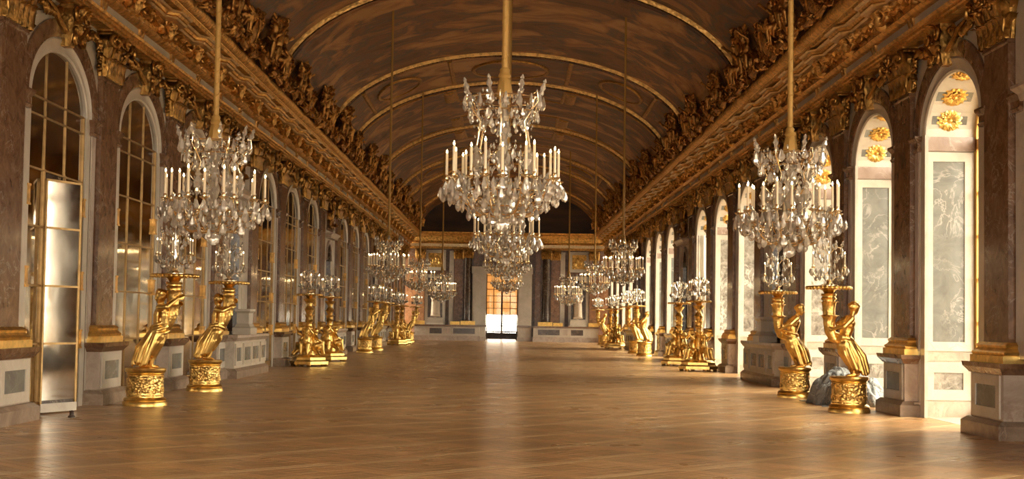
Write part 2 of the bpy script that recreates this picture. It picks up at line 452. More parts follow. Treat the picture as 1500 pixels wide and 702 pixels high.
# ------------------------------------------------------------------ shared wall pieces (wall-local frame: x into hall, y along, z up)
ZC0, ZC1 = 5.02, 5.72
m_shaft = MB().rects([(0, 0.45, 1.18), (0, 0.45, 1.20), (0, 0.43, 1.24), (0, 0.43, ZC0-0.06), (0.02, 0.45, ZC0-0.04), (0.02, 0.45, ZC0)], back=-0.12).mesh('pilaster', MBROWN)
b_ = MB(); b_.rects([(0.13, 0.60, 0.94), (0.13, 0.60, 1.03), (0.10, 0.575, 1.035), (0.115, 0.585, 1.07), (0.075, 0.55, 1.10), (0.055, 0.53, 1.13), (0.075, 0.545, 1.16), (0.03, 0.50, 1.20)], back=-0.2)
m_base = b_.mesh('pilaster_base', GOLDS)
b_ = MB(); b_.rects([(0.22, 0.70, 0), (0.22, 0.70, 0.17), (0.16, 0.63, 0.22), (0.13, 0.60, 0.23)], back=-0.2)
m_pbase = b_.mesh('plinth_base', MBASE)
b_ = MB(); b_.rects([(0.12, 0.585, 0.225), (0.12, 0.585, 0.81)], back=-0.2); m_die = b_.mesh('plinth', MPINK)
b_ = MB(); b_.rects([(0.14, 0.60, 0.80), (0.16, 0.63, 0.83), (0.20, 0.69, 0.88), (0.21, 0.70, 0.94)], back=-0.2); m_pcap = b_.mesh('plinth_cap', MBROWN)
def frame_panel(w, h, fr, d, x):
    """white raised frame and the slab inside it, on plane x, centred"""
    f = MB()
    for (y0, y1, z0, z1) in ((-w, w, -h, -h+fr), (-w, w, h-fr, h), (-w, -w+fr, -h+fr, h-fr), (w-fr, w, -h+fr, h-fr)):
        f.box(x-0.02, x+d, y0, y1, z0, z1)
    p = MB().box(x-0.02, x+d*0.3, -w+fr, w-fr, -h+fr, h-fr)
    return f, p
f_, p_ = frame_panel(0.50, 0.27, 0.13, 0.022, 0.12)
m_pfr = f_.mesh('plinth_frame', MWHITE); m_ppn = p_.mesh('plinth_panel', MGREY)

def capital_mesh():
    b = MB(); H = ZC1-ZC0
    b.rects([(0.01, 0.44, 0), (0.04, 0.44, H*0.2), (0.05, 0.46, H*0.7), (0.06, 0.48, H*0.86), (0.08, 0.5, H*0.88)], back=-0.2)
    b.rects([(0.14, 0.54, H*0.90), (0.14, 0.54, H*0.94), (0.17, 0.57, H*0.97), (0.17, 0.57, H)], back=-0.2)
    for y in (-0.38, -0.19, 0, 0.19, 0.38): b.leaf(0.23, H*0.42, 0.36, 6, T(0.045, y, 0.0))
    for y in (-0.45, -0.28, -0.095, 0.095, 0.28, 0.45): b.leaf(0.21, H*0.72, 0.28, 6, T(0.045, y, 0.01) @ RZ(y*0.6))
    for s in (-1, 1):
        for xx, hh in ((-0.12, 0.45), (0.0, 0.45), (-0.06, 0.75), (-0.16, 0.72)): b.leaf(0.15, H*hh, 0.42, 5, T(xx, s*0.46, 0) @ RZ(s*PI/2))
        b.volute(0.11, 1.4, 0.035, T(0.20, s*0.47, H*0.75) @ RZ(s*0.7) @ (S(1, s, 1)))
        b.volute(0.075, 1.3, 0.025, T(0.16, s*0.12, H*0.77) @ S(1, -s, 1))
        b.tube([(0.08, s*0.28, H*0.45), (0.14, s*0.34, H*0.68), (0.2, s*0.45, H*0.86)], [0.03, 0.035, 0.03], 6)
        for k in range(4): b.ball((0.15+0.02*k, s*(0.2+0.06*k), H*(0.62+0.05*k)), 0.035, nu=7, nv=5)
    for k in range(8):
        a = k*PI/4; b.ball((0.24, 0.06*cos(a), H*0.84+0.06*sin(a)), 0.04, (0.6, 1, 1), 6, 4)
    b.ball((0.26, 0, H*0.84), 0.04, nu=7, nv=5)
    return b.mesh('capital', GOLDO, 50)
m_cap = capital_mesh()

def key_mesh():
    """mask cartouche over an arch with leafy swags to both sides, z from 5.05"""
    b = MB(); rnd = random.Random(3)
    b.rects([(0.04, 0.08, 5.14), (0.08, 0.11, 5.25), (0.1, 0.13, 5.5), (0.08, 0.15, 5.62), (0.12, 0.2, 5.66), (0.12, 0.2, 5.72)], back=-0.2)
    b.ball((0.10, 0, 5.42), 0.12, (0.9, 0.85, 1.15), 12, 8)
    b.ball((0.21, 0, 5.41), 0.03, (1, 0.7, 1.3), 6, 4)
    for s in (-1, 1):
        b.ball((0.19, s*0.045, 5.45), 0.025, nu=6, nv=4); b.ball((0.12, s*0.1, 5.38), 0.05, nu=7, nv=5)
        b.volute(0.1, 1.4, 0.03, T(0.18, s*0.2, 5.56) @ S(1, s, 1)); b.volute(0.08, 1.3, 0.028, T(0.15, s*0.16, 5.24) @ S(1, s, -1))
    for k in range(7):
        a = -0.9+0.3*k; b.leaf(0.1, 0.2, 0.5, 4, T(0.14, 0.12*sin(a), 5.5+0.04*cos(a)) @ RX(-a))
    for k in range(5):
        a = -0.6+0.3*k; b.leaf(0.09, 0.2, 0.4, 4, T(0.12, 0.06*sin(a), 5.3) @ RX(PI-a))
    for s in (-1, 1):
        P = [(0.3, 5.60), (0.5, 5.50), (0.75, 5.47), (1.0, 5.50), (1.2, 5.56), (1.40, 5.52), (1.48, 5.36), (1.5, 5.2), (1.5, 5.05)]
        for q in range(len(P)-1):
            for t in (0, 0.33, 0.66):
                y = P[q][0]*(1-t)+P[q+1][0]*t; z = P[q][1]*(1-t)+P[q+1][1]*t
                r = 0.05*(1.25-0.35*abs(y-0.8)) if q < 6 else 0.03
                b.ball((-0.03+rnd.uniform(0, .05), s*y+rnd.uniform(-.02, .02), z+rnd.uniform(-.02, .02)), r, (0.8, 1, 1), 7, 5)
                b.leaf(0.09, 0.11, 0.5, 4, T(-0.05, s*y, z) @ RX(rnd.uniform(-2.4, 2.4)))
        b.tube([(0.05, s*0.3, 5.3), (0.03, s*0.5, 5.40), (0.02, s*0.72, 5.55), (0.0, s*0.95, 5.62)], [0.05, 0.045, 0.04, 0.02], 6)
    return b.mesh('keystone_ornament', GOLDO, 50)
m_key = key_mesh()

def archivolt(prof, a, b, n=28, x=0.0, down=None):
    """profile (radial out, x) swept round the half ellipse; optionally run straight down to z=down"""
    mb = MB(); path = []
    pts = [(PI*k/n) for k in range(n+1)]
    for t in pts:
        d = Vector((0, -cos(t)/a, sin(t)/b)).normalized()
        path.append((Vector((x, -a*cos(t), SPR+b*sin(t))), d, Vector((1, 0, 0))))
    if down is not None:
        path = [(Vector((x, -a, down)), Vector((0, -1, 0)), Vector((1, 0, 0)))] + path + [(Vector((x, a, down)), Vector((0, 1, 0)), Vector((1, 0, 0)))]
    return mb.sweep(prof, path)
WX = -0.08       # wall face behind the pilaster faces
m_av_b = archivolt([(0.0, -0.02), (0.25, -0.02), (0.25, 0.035), (0.19, 0.05), (0.0, 0.03)], AW, AH, x=WX).mesh('archivolt', MBROWN, 40)
m_av_w = archivolt([(-0.22, -0.06), (0.0, -0.06), (0.0, 0.0), (-0.03, 0.015), (-0.08, -0.01), (-0.16, -0.012), (-0.19, 0.0), (-0.22, -0.02)], AW, AH, x=WX).mesh('arch_moulding', MWHITE, 40)
b_ = MB()
for s in (-1, 1): b_.box(WX-0.06, WX-0.008, min(s*(AW-0.22), s*(AW-0.001)), max(s*(AW-0.22), s*(AW-0.001)), 0.0, SPR)
m_jamb = b_.mesh('arch_jamb', MWHITE)
b_ = MB()
for s in (-1, 1):
    b_.rects([(0.05, 0.15, 4.06), (0.07, 0.16, 4.10), (0.05, 0.15, 4.12), (0.05, 0.15, 4.20), (0.10, 0.19, 4.27), (0.10, 0.19, 4.30)], WX+0.0, s*(AW+0.11))
m_imp = b_.mesh('impost', MBROWN)
def wall_bay(depth):
    """front face of one bay with the arched opening, and the spandrels"""
    b = MB(); n = 24
    P = arch_pts(AW+0.0, AH+0.0, n)
    zt = 5.80
    for k in range(n):
        (y0, z0), (y1, z1) = P[k], P[k+1]
        b.add([(WX, y0, z0), (WX, y1, z1), (WX, y1, zt), (WX, y0, zt)], [(0, 1, 2, 3)])
    for s in (-1, 1):
        b.add([(WX, s*AW, 0), (WX, s*HB, 0), (WX, s*HB, zt), (WX, s*AW, zt)], [(0, 1, 2, 3) if s > 0 else (3, 2, 1, 0)])
    return b
m_bayface = wall_bay(0).mesh('bay_face', MWHITE)
b_ = MB()
for s in (-1, 1):      # sunk brown borders of the spandrel
    b_.box(WX-0.01, WX+0.012, min(s*(AW+0.04), s*(AW+0.20)), max(s*(AW+0.04), s*(AW+0.20)), 1.0, 4.06)
m_border = b_.mesh('border_strip', MPINK)
b_ = MB()
for s in (-1, 1):
    b_.box(WX-0.05, WX+0.08, min(s*(AW+0.005), s*1.66), max(s*(AW+0.005), s*1.66), 0, 0.22)
m_foot = b_.mesh('jamb_foot', MBASE)

# niche bay pieces
def niche_mesh():
    b = MB()
    for (y0, y1, z0, z1, d) in ((-1.62, -0.95, 1.0, 5.8, 0.0), (0.95, 1.62, 1.0, 5.8, 0.0), (-0.95, 0.95, 4.25, 5.8, 0.0)):
        b.box(WX-0.25, WX+d, y0, y1, z0, z1)
    n = 14; a = 0.62; spr = 3.35; rise = 0.6
    P = [(-a*cos(PI*k/n), spr+rise*sin(PI*k/n)) for k in range(n+1)]
    for k in range(n):
        (y0, z0), (y1, z1) = P[k], P[k+1]
        b.add([(WX-0.02, y0, z0), (WX-0.02, y1, z1), (WX-0.02, y1, 4.25), (WX-0.02, y0, 4.25)], [(0, 1, 2, 3)])
    for s in (-1, 1):
        b.box(WX-0.3, WX-0.02, min(s*a, s*0.95), max(s*a, s*0.95), 1.0, 4.25)
    return b
m_niche = niche_mesh().mesh('niche_surround', MWHITE)
b_ = MB()
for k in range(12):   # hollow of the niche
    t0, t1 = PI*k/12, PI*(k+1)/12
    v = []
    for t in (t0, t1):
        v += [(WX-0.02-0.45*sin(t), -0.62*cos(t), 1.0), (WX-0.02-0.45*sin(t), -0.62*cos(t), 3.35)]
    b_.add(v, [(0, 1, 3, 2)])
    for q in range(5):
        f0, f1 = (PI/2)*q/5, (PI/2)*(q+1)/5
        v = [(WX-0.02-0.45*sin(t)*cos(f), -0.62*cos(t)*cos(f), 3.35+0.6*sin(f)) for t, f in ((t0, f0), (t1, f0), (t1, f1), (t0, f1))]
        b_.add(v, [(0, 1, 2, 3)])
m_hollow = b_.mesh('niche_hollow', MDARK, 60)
f_, p_ = frame_panel(0.95, 1.55, 0.16, 0.05, WX)
m_nframe = MB().add(*(lambda q: (q.v, q.f))(archivolt([(0, 0), (0.13, 0), (0.13, 0.07), (0.0, 0.05)], 0.62, 0.6, 18, WX-0.02).join(MB()))).mesh('niche_arch', MPINK, 40)
for v_ in m_nframe.vertices: v_.co.z += 3.35-SPR
b_ = MB(); b_.rects([(0.10, 1.0, 4.12), (0.12, 1.02, 4.2), (0.18, 1.1, 4.27), (0.18, 1.1, 4.31)], back=WX-0.05); m_ncorn = b_.mesh('niche_cornice', MPINK)
b_ = MB(); b_.box(WX-0.02, WX+0.02, -0.9, 0.9, 4.4, 5.72); m_nback = b_.mesh('trophy_panel', MBROWN)

def leafball(b, c, r, n, rnd, lw=0.16, lh=0.2):
    for k in range(n):
        d = Vector((rnd.uniform(0.1, 1), rnd.uniform(-1, 1), rnd.uniform(-1, 1))).normalized()
        M = T(*(Vector(c)+d*r*0.6)) @ d.to_track_quat('X', 'Z').to_matrix().to_4x4() @ RX(rnd.uniform(-3, 3)) @ RY(-0.9)
        b.leaf(lw, lh, 0.6, 4, M)
def trophy_mesh():
    b = MB(); rnd = random.Random(11); z0 = 4.4
    b.ball((-0.02, 0, 5.0), 0.24, (0.45, 1, 1.25), 14, 8)                      # shield
    b.tube([(0.02, 0.26*sin(t), 5.0+0.34*cos(t)) for t in [2*PI*k/20 for k in range(21)]], 0.035, 6)
    for s in (-1, 1):
        b.tube([(0.0, s*0.1, 4.55), (0.02, s*0.45, 5.1), (0, s*0.62, 5.55)], [0.03, 0.03, 0.015], 6)
        b.tube([(-0.02, s*0.5, 4.6), (0.02, s*0.2, 5.1), (0, -s*0.1, 5.6)], [0.025, 0.03, 0.015], 6)
        b.ball((0.0, s*0.6, 5.5), 0.07, nu=7, nv=5)
        b.volute(0.13, 1.4, 0.035, T(0, s*0.36, 4.65) @ S(1, s, -1))
        leafball(b, (-0.05, s*0.42, 4.95), 0.2, 10, rnd); leafball(b, (-0.05, s*0.25, 5.4), 0.18, 8, rnd)
    b.ball((0.05, 0, 5.42), 0.12, (0.8, 1, 1.1), 10, 6); leafball(b, (0, 0, 5.55), 0.14, 8, rnd); leafball(b, (0, 0, 4.6), 0.16, 9, rnd)
    return b.mesh('trophy', GOLDO, 50)
m_trophy = trophy_mesh()

# bench-like projecting dado under a niche
def bench(parent, M0, half):
    b = MB(); b.rects([(0.42, half, 0), (0.42, half, 0.16), (0.36, half-0.05, 0.22)], back=-0.2)
    put(b.mesh('dado_base', MBASE), 'dado_base', parent, M=M0)
    b = MB(); b.rects([(0.34, half-0.07, 0.215), (0.34, half-0.07, 0.82)], back=-0.2)
    put(b.mesh('dado', MWHITE), 'dado', parent, M=M0)
    b = MB(); b.rects([(0.36, half-0.05, 0.81), (0.42, half, 0.89), (0.42, half, 0.95)], back=-0.2)
    o = put(b.mesh('dado_cap', MPINK), 'dado_cap', parent, M=M0)
    for y, w in ((-half+0.48, 0.40), (-0.50, 0.52), (0.50, 0.52), (half-0.48, 0.40)):
        if half < 1.7 and abs(y) > 1: continue
        f, p = frame_panel(w*0.9, 0.24, 0.09, 0.03, 0.34)
        put(f.mesh('panel_frame', MWHITE), 'panel_frame', parent, M=M0 @ T(0, y, 0.52))
        put(p.mesh('dado_panel', MGREY), 'dado_panel', parent, M=M0 @ T(0, y, 0.52))

# window bay lining (right wall): reveals, band, coffered soffit with rosettes
def reveal_meshes():
    out = {}
    a = AW+0.0
    b = MB()
    for s in (-1, 1):   # far and near reveal slabs, white
        y0, y1 = (a, a+0.12) if s > 0 else (-a-0.12, -a)
        b.box(WX-RVL, WX-0.002, y0, y1, 0, SPR)
    n = 24; P = arch_pts(a, AH, n)
    for k in range(n):
        (y0, z0), (y1, z1) = P[k], P[k+1]
        b.add([(WX-RVL, y0, z0), (WX-0.002, y0, z0), (WX-0.002, y1, z1), (WX-RVL, y1, z1)], [(0, 1, 2, 3)])
    out['reveal'] = b.mesh('reveal', MWHITE)
    return out
m_rev = reveal_meshes()['reveal']
x0r, x1r = WX-RVL+0.05, WX-0.05
def rev_box(name, mat, xa, xb, za, zb, d, inner=0.0):
    b = MB()
    for s in (-1, 1):
        ya, yb = AW-d, AW+0.02
        if s < 0: ya, yb = -yb, -ya
        b.box(xa, xb, ya, yb, za, zb)
    return b.mesh(name, mat)
m_rev_base = rev_box('reveal_base', MPINK, WX-RVL, WX-0.01, 0.0, 0.24, 0.03)
m_rev_band = rev_box('reveal_band', MPINK, WX-RVL, WX-0.01, 0.86, 0.99, 0.02)
m_rev_imp = rev_box('reveal_impost', MPINKD, WX-RVL, WX+0.0, 4.08, 4.30, 0.04)
def rev_frame(xa, xb, za, zb, fr, d):
    b = MB()
    for s in (-1, 1):
        for (p, q, r, t) in ((xa, xb, za, za+fr), (xa, xb, zb-fr, zb), (xa, xa+fr, za+fr, zb-fr), (xb-fr, xb, za+fr, zb-fr)):
            ya, yb = (AW-d, AW+0.01)
            if s < 0: ya, yb = -yb, -ya
            b.box(p, q, ya, yb, r, t)
    return b
m_rev_f1 = rev_frame(x0r+0.0, x1r, 1.01, 4.06, 0.14, 0.035).mesh('reveal_frame', MWHITE)
m_rev_f2 = rev_frame(x0r+0.0, x1r, 0.26, 0.84, 0.16, 0.03).mesh('reveal_frame', MWHITE)
m_rev_p1 = rev_box('reveal_panel', MGREY, x0r+0.14, x1r-0.14, 1.15, 3.92, 0.012)
m_rev_p1v = rev_box('reveal_panel', MVEIN, x0r+0.14, x1r-0.14, 1.15, 3.92, 0.012)
m_rev_p2 = rev_box('reveal_panel', MVEIN, x0r+0.16, x1r-0.16, 0.42, 0.68, 0.01)
def rosette(r):
    b = MB()
    for ring, (n, rr, h, tl) in enumerate(((14, 1.0, 0.02, 0.15), (12, 0.72, 0.05, 0.4), (8, 0.42, 0.08, 0.8))):
        for k in range(n):
            a = 2*PI*(k+0.5*ring)/n
            M = RZ(a) @ T(r*0.12, 0, h*r) @ RY(PI/2-tl*0.5)
            b.leaf(r*0.42, r*0.85*rr, 0.28, 4, M, lobes=False)
    b.ball((0, 0, r*0.12), r*0.17, (1, 1, 0.7), 10, 6)
    return b
m_ros = rosette(0.235).mesh('rosette', GOLD, 50)
b_ = MB()
b_.box(-0.27, 0.27, -0.26, 0.26, -0.02, 0.006)
m_cof = b_.mesh('coffer', MGREY)
def arch_frame(t):
    """matrix on the soffit at ellipse angle t: local z = inward normal, x = into hall"""
    p = Vector((WX-RVL*0.5, -AW*cos(t), SPR+AH*sin(t)))
    nrm = Vector((0, cos(t)/AW, -sin(t)/AH)).normalized()
    xax = Vector((1, 0, 0)); yax = nrm.cross(xax)
    return Matrix(((xax.x, yax.x, nrm.x, p.x), (xax.y, yax.y, nrm.y, p.y), (xax.z, yax.z, nrm.z, p.z), (0, 0, 0, 1)))

# windows
def window_parts(parent, M0, z1=SPR, arch=True):
    """gilded french window; panes are separate"""
    xw = WX-RVL-0.02
    fr = MB(); t = 0.07
    for s in (-1, 1): fr.box(xw-0.06, xw+0.06, min(s*AW, s*(AW-0.12)), max(s*AW, s*(AW-0.12)), 0, SPR)
    fr.box(xw-0.06, xw+0.06, -AW, AW, 0, 0.12); fr.box(xw-0.06, xw+0.06, -AW, AW, SPR-0.2, SPR-0.04); fr.box(xw-0.05, xw+0.08, -0.07, 0.07, 0.1, SPR-0.2)
    fr.join(archivolt([(-0.1, -0.06), (0.0, -0.06), (0.0, 0.06), (-0.1, 0.06)], AW, AH, 20, xw))
    put(fr.mesh('window_frame', OCHRE), 'window_frame', parent, M=M0)
    rows = 6; zs = [0.12+(SPR-0.32)*k/rows for k in range(rows+1)]
    cols = [-AW+0.12, -AW/2+0.02, -0.07, 0.07, AW/2-0.02, AW-0.12]
    vb = MB().box(xw-0.03, xw+0.03, -0.022, 0.022, 0.12, SPR-0.2).mesh('glazing_bar', OCHRE)
    for y in (cols[1], cols[4]): put(vb, 'glazing_bar', parent, M=M0 @ T(0, y, 0))
    hb = MB().box(xw-0.03, xw+0.03, -AW+0.12, AW-0.12, -0.022, 0.022).mesh('glazing_bar', OCHRE)
    for z in zs[1:-1]: put(hb, 'glazing_bar', parent, M=M0 @ T(0, 0, z))
    dz = zs[1]-zs[0]
    pm = MB().box(xw-0.004, xw+0.004, -0.24, 0.24, -dz/2+0.02, dz/2-0.02).mesh('pane', PANE)
    for c in (0, 1, 3, 4):
        for r in range(rows):
            w = cols[c+1]-cols[c]
            put(pm, 'pane', parent, M=M0 @ T(0, (cols[c]+cols[c+1])/2, (zs[r]+zs[r+1])/2) @ S(1, (w-0.03)/0.48, 1))
    fan = MB()
    P = arch_pts(AW-0.1, AH-0.08, 16)
    for k in range(16):
        (y0, za), (y1, zb) = P[k], P[k+1]
        fan.add([(xw, y0, SPR-0.04), (xw, y1, SPR-0.04), (xw, y1, zb), (xw, y0, za)], [(0, 1, 2, 3)])
    put(fan.mesh('fanlight_pane', PANE), 'fanlight_pane', parent, M=M0)
    fb = MB()
    for y in (-0.41, 0.41): fb.box(xw-0.03, xw+0.03, y-0.02, y+0.02, SPR-0.05, SPR+AH*math.sqrt(1-(y/AW)**2)-0.05)
    fb.box(xw-0.03, xw+0.03, -AW*0.85, AW*0.85, SPR+0.38, SPR+0.42)
    put(fb.mesh('fanlight_bar', OCHRE), 'fanlight_bar', parent, M=M0)
    hd = MB().box(xw+0.06, xw+0.09, -0.03, 0.03, 1.0, 1.25).tube([(xw+0.08, 0, 1.12), (xw+0.16, 0, 1.12), (xw+0.16, 0.1, 1.12)], 0.018, 6)
    put(hd.mesh('window_handle', GOLDS), 'window_handle', parent, M=M0)

# ------------------------------------------------------------------ the two long walls
def long_wall(side):
    nm = 'wall_left' if side < 0 else 'wall_right'
    b = MB()
    # core behind the facing: above the bays, full length
    x0, x1 = sorted((side*(XW+0.2), side*(XW+0.2+RVL+0.3)))
    b.box(x0, x1, YBACK, YEND, 5.70, 6.9)
    wall = b.obj(nm, MWHITE); props(wall, kind='structure')
    win_n = 0
    for i in range(-6, 15):
        yc = YP(i, side)+HB; M0 = WM(side, yc)
        if yc < YBACK+0.5: continue
        far_back = yc < 11
        ya, yb = yc-HB, yc+HB
        nich = is_niche(i)
        if nich:
            put(m_niche, 'niche_surround', wall, M=M0); put(m_hollow, 'niche_hollow', wall, M=M0)
            x0, x1 = sorted((side*(XW+0.70), side*(XW+1.2)))
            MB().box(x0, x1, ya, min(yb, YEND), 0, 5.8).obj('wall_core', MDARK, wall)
            x0, x1 = sorted((side*(XW+0.2), side*(XW+0.8)))
            mb = MB()
            for s in (-1, 1):
                p, q = sorted((yc+s*1.55, yc+s*HB)); mb.box(x0, x1, p, min(q, YEND), 0, 5.8)
            mb.obj('pier_core', MWHITE, wall)
            if not far_back:
                put(m_nframe, 'niche_arch', wall, M=M0); put(m_ncorn, 'niche_cornice', wall, M=M0); put(m_nback, 'trophy_panel', wall, M=M0); put(m_trophy, 'trophy', wall, M=M0)
                if i != -2: bench(wall, M0, 1.98)
                else: put(m_imp, 'impost', wall, M=M0)
        else:
            put(m_bayface, 'bay_face', wall, M=M0)
            # pier cores between openings
            d = RVL+0.12 if side > 0 else 0.5
            x0, x1 = sorted((side*(XW+0.085), side*(XW+0.2+d)))
            mb = MB()
            for s in (-1, 1):
                p, q = sorted((yc+s*(AW+(0.12 if side > 0 else 0.002)), yc+s*HB)); mb.box(x0, x1, p, q, 0, 5.8)
            mb.obj('pier_core', MBROWN, wall)
            if not far_back:
                put(m_av_b, 'archivolt', wall, M=M0); put(m_imp, 'impost', wall, M=M0)
                put(m_border, 'border_strip', wall, M=M0); put(m_foot, 'jamb_foot', wall, M=M0)
                put(m_key, 'keystone_ornament', wall, M=M0)
            put(m_av_w, 'arch_moulding', wall, M=M0); put(m_jamb, 'arch_jamb', wall, M=M0)
            if side > 0:
                put(m_rev, 'reveal', wall, M=M0)
                mb = MB()   # closes the wall over the arch, behind the soffit
                n = 16; P = arch_pts(AW, AH, n)
                for k in range(n):
                    (y0, z0), (y1, z1) = P[k], P[k+1]
                    mb.add([(WX-RVL, y0, z0), (WX-RVL, y1, z1), (WX-RVL, y1, 6), (WX-RVL, y0, 6)], [(0, 1, 2, 3)])
                for s in (-1, 1): mb.add([(WX-RVL, s*AW, 0), (WX-RVL, s*HB, 0), (WX-RVL, s*HB, 6), (WX-RVL, s*AW, 6)], [(0, 1, 2, 3)])
                put(mb.mesh('outer_face', STONE), 'outer_face', wall, M=M0)
                if not far_back:
                    for me in (m_rev_base, m_rev_band, m_rev_imp, m_rev_f1, m_rev_f2, m_rev_p1v if i in (1, 3, 4) else m_rev_p1, m_rev_p2): put(me, me.name.split('.')[0], wall, M=M0)
                    for t in (0.27, 0.66, 1.10, PI-1.10, PI-0.66, PI-0.27):
                        MM = M0 @ arch_frame(t)
                        c = put(m_cof, 'coffer', wall, M=MM); put(m_ros, 'rosette', c, M=T(0, 0, 0.008))
                win_n += 1
                we = bpy.data.objects.new('window_%d' % win_n, None); link(we); props(we, kind='structure')
                window_parts(we, M0)
            else:
                mirror_bay(i, yc, M0)
    for i in range(-6, 16):
        y = YP(i, side)
        if y < 8: continue
        M0 = WM(side, y)
        p = put(m_shaft, 'pilaster', wall, M=M0)
        for me in (m_base, m_cap, m_pbase, m_die, m_pcap):
            o = put(me, me.name, p)
            if me is m_cap: o.location = (0, 0, ZC0)
        o = put(m_pfr, 'plinth_frame', p, (0, 0, 0.52)); o = put(m_ppn, 'plinth_panel', p, (0, 0, 0.52))
    return wall

# mirrors of the left wall
ZR = [0.17, 0.96, 1.75, 2.55, 3.33, 4.06, 4.30]
MC = [-AW+0.23, -0.50, 0.36, AW-0.23]
MX = WX-0.055
_mord = ['first', 'second', 'third', 'fourth', 'fifth', 'sixth', 'seventh', 'eighth', 'ninth', 'tenth', 'eleventh', 'twelfth', 'thirteenth']
mirror_count = [0]
def pane_mesh(y0, y1, z0, z1): return MB().box(MX-0.006, MX, y0, y1, z0, z1).mesh('mirror_pane', MIRROR)
pm_cache = {}
hinge_me = None
def mirror_bay(i, yc, M0):
    rnd = random.Random(100+i)
    vis_ = yc > 14
    if vis_:
        k = mirror_count[0]; mirror_count[0] += 1
        lab = 'tall arched mirror of gilt-barred panes, %s from the camera along the left wall' % _mord[k]
        if k == 0: lab = 'nearest tall arched mirror on the left wall, one door leaf swung open'
        t = thing('arched_mirror', lab, 'mirror', (M0 @ Vector((MX, 0, 0))), 0, 'arched mirrors along the left wall')
    else:
        t = bpy.data.objects.new('window_back_%d' % (i+20), None); link(t); t.name = 'trim_%d' % (i+20); props(t, kind='structure')
    Mi = M0
    if vis_:
        Mi = t.matrix_basis.inverted() @ M0
        t.matrix_basis = T(*(M0 @ Vector((MX, 0, 0)))); Mi = t.matrix_basis.inverted() @ M0
    back = MB(); back.box(MX-0.3, MX-0.02, -AW, AW, 0, SPR+AH); P = arch_pts(AW, AH, 20)
    for q in range(20):
        (y0, z0), (y1, z1) = P[q], P[q+1]
        back.add([(MX-0.02, y0, SPR), (MX-0.02, y1, SPR), (MX-0.02, y1, z1), (MX-0.02, y0, z0)], [(0, 1, 2, 3)])
    put(back.mesh('backing', MDARK), 'backing', t, M=Mi)
    for c in range(3):
        for r in range(6):
            if vis_ and k == 0 and c == 1 and r < 4: continue      # taken up by the open leaf
            if not vis_ and (r, c) != (0, 0): continue
            y0, y1, z0, z1 = MC[c], MC[c+1], ZR[r], ZR[r+1]
            if not vis_: y0, y1, z0, z1 = MC[0], MC[3], ZR[0], ZR[6]
            key = (round(y1-y0, 3), round(z1-z0, 3))
            if key not in pm_cache: pm_cache[key] = MB().box(-0.006, 0, -key[0]/2, key[0]/2, -key[1]/2, key[1]/2).mesh('mirror_pane', MIRROR)
            tl = 0.006
            put(pm_cache[key], 'mirror_pane', t, M=Mi @ T(MX, (y0+y1)/2, (z0+z1)/2) @ RZ(rnd.uniform(-tl, tl)) @ RY(rnd.uniform(-tl, tl)))
    if not vis_: return
    for c in range(3):      # panes of the arch head
        b = MB(); n = 8
        for q in range(n):
            y0 = MC[c]+(MC[c+1]-MC[c])*q/n; y1 = MC[c]+(MC[c+1]-MC[c])*(q+1)/n
            za, zb = (SPR+AH*math.sqrt(max(0, 1-(y/AW)**2)) for y in (y0, y1))
            b.add([(MX, y0, SPR), (MX, y1, SPR), (MX, y1, zb), (MX, y0, za)], [(0, 1, 2, 3)])
        put(b.mesh('mirror_pane', MIRROR), 'mirror_pane', t, M=Mi)
    for y in MC[1:3]:
        top = SPR+AH*math.sqrt(1-(y/AW)**2)
        b = MB().box(MX-0.01, MX+0.018, y-0.013, y+0.013, ZR[0] if not (k == 0) else 3.35, top)
        if k == 0: b.box(MX-0.01, MX+0.03, y-0.016, y+0.016, ZR[0], 3.35)
        put(b.mesh('glazing_bar', BAR), 'glazing_bar', t, M=Mi)
    for z in ZR[1:]:
        for ya, yb in (((MC[0], MC[1]), (MC[2], MC[3])) if k == 0 and z < 3.3 else ((MC[0], MC[3]),)):
            put(MB().box(MX-0.01, MX+0.018, ya, yb, z-0.013, z+0.013).mesh('glazing_bar', BAR), 'glazing_bar', t, M=Mi)
    b = MB()
    for s in (-1, 1): b.box(MX-0.01, MX+0.03, min(s*(AW-0.222), s*(AW-0.25)), max(s*(AW-0.222), s*(AW-0.25)), 0.05, SPR)
    b.box(MX-0.01, MX+0.03, -AW, AW, 0.02, 0.17)
    put(b.mesh('mirror_frame', BAR), 'mirror_frame', t, M=Mi)
    hm = MB().box(MX, MX+0.05, -0.06, 0.06, -0.12, 0.12).box(MX, MX+0.06, -0.065, 0.065, -0.14, -0.11).box(MX, MX+0.06, -0.065, 0.065, 0.11, 0.14).mesh('hinge', GOLDC)
    for s in (-1, 1):
        for z in (1.0, 1.86, 2.95): put(hm, 'hinge', t, M=Mi @ T(0, s*(AW-0.22), z))

WALL_L = long_wall(-1)
WALL_R = long_wall(1)

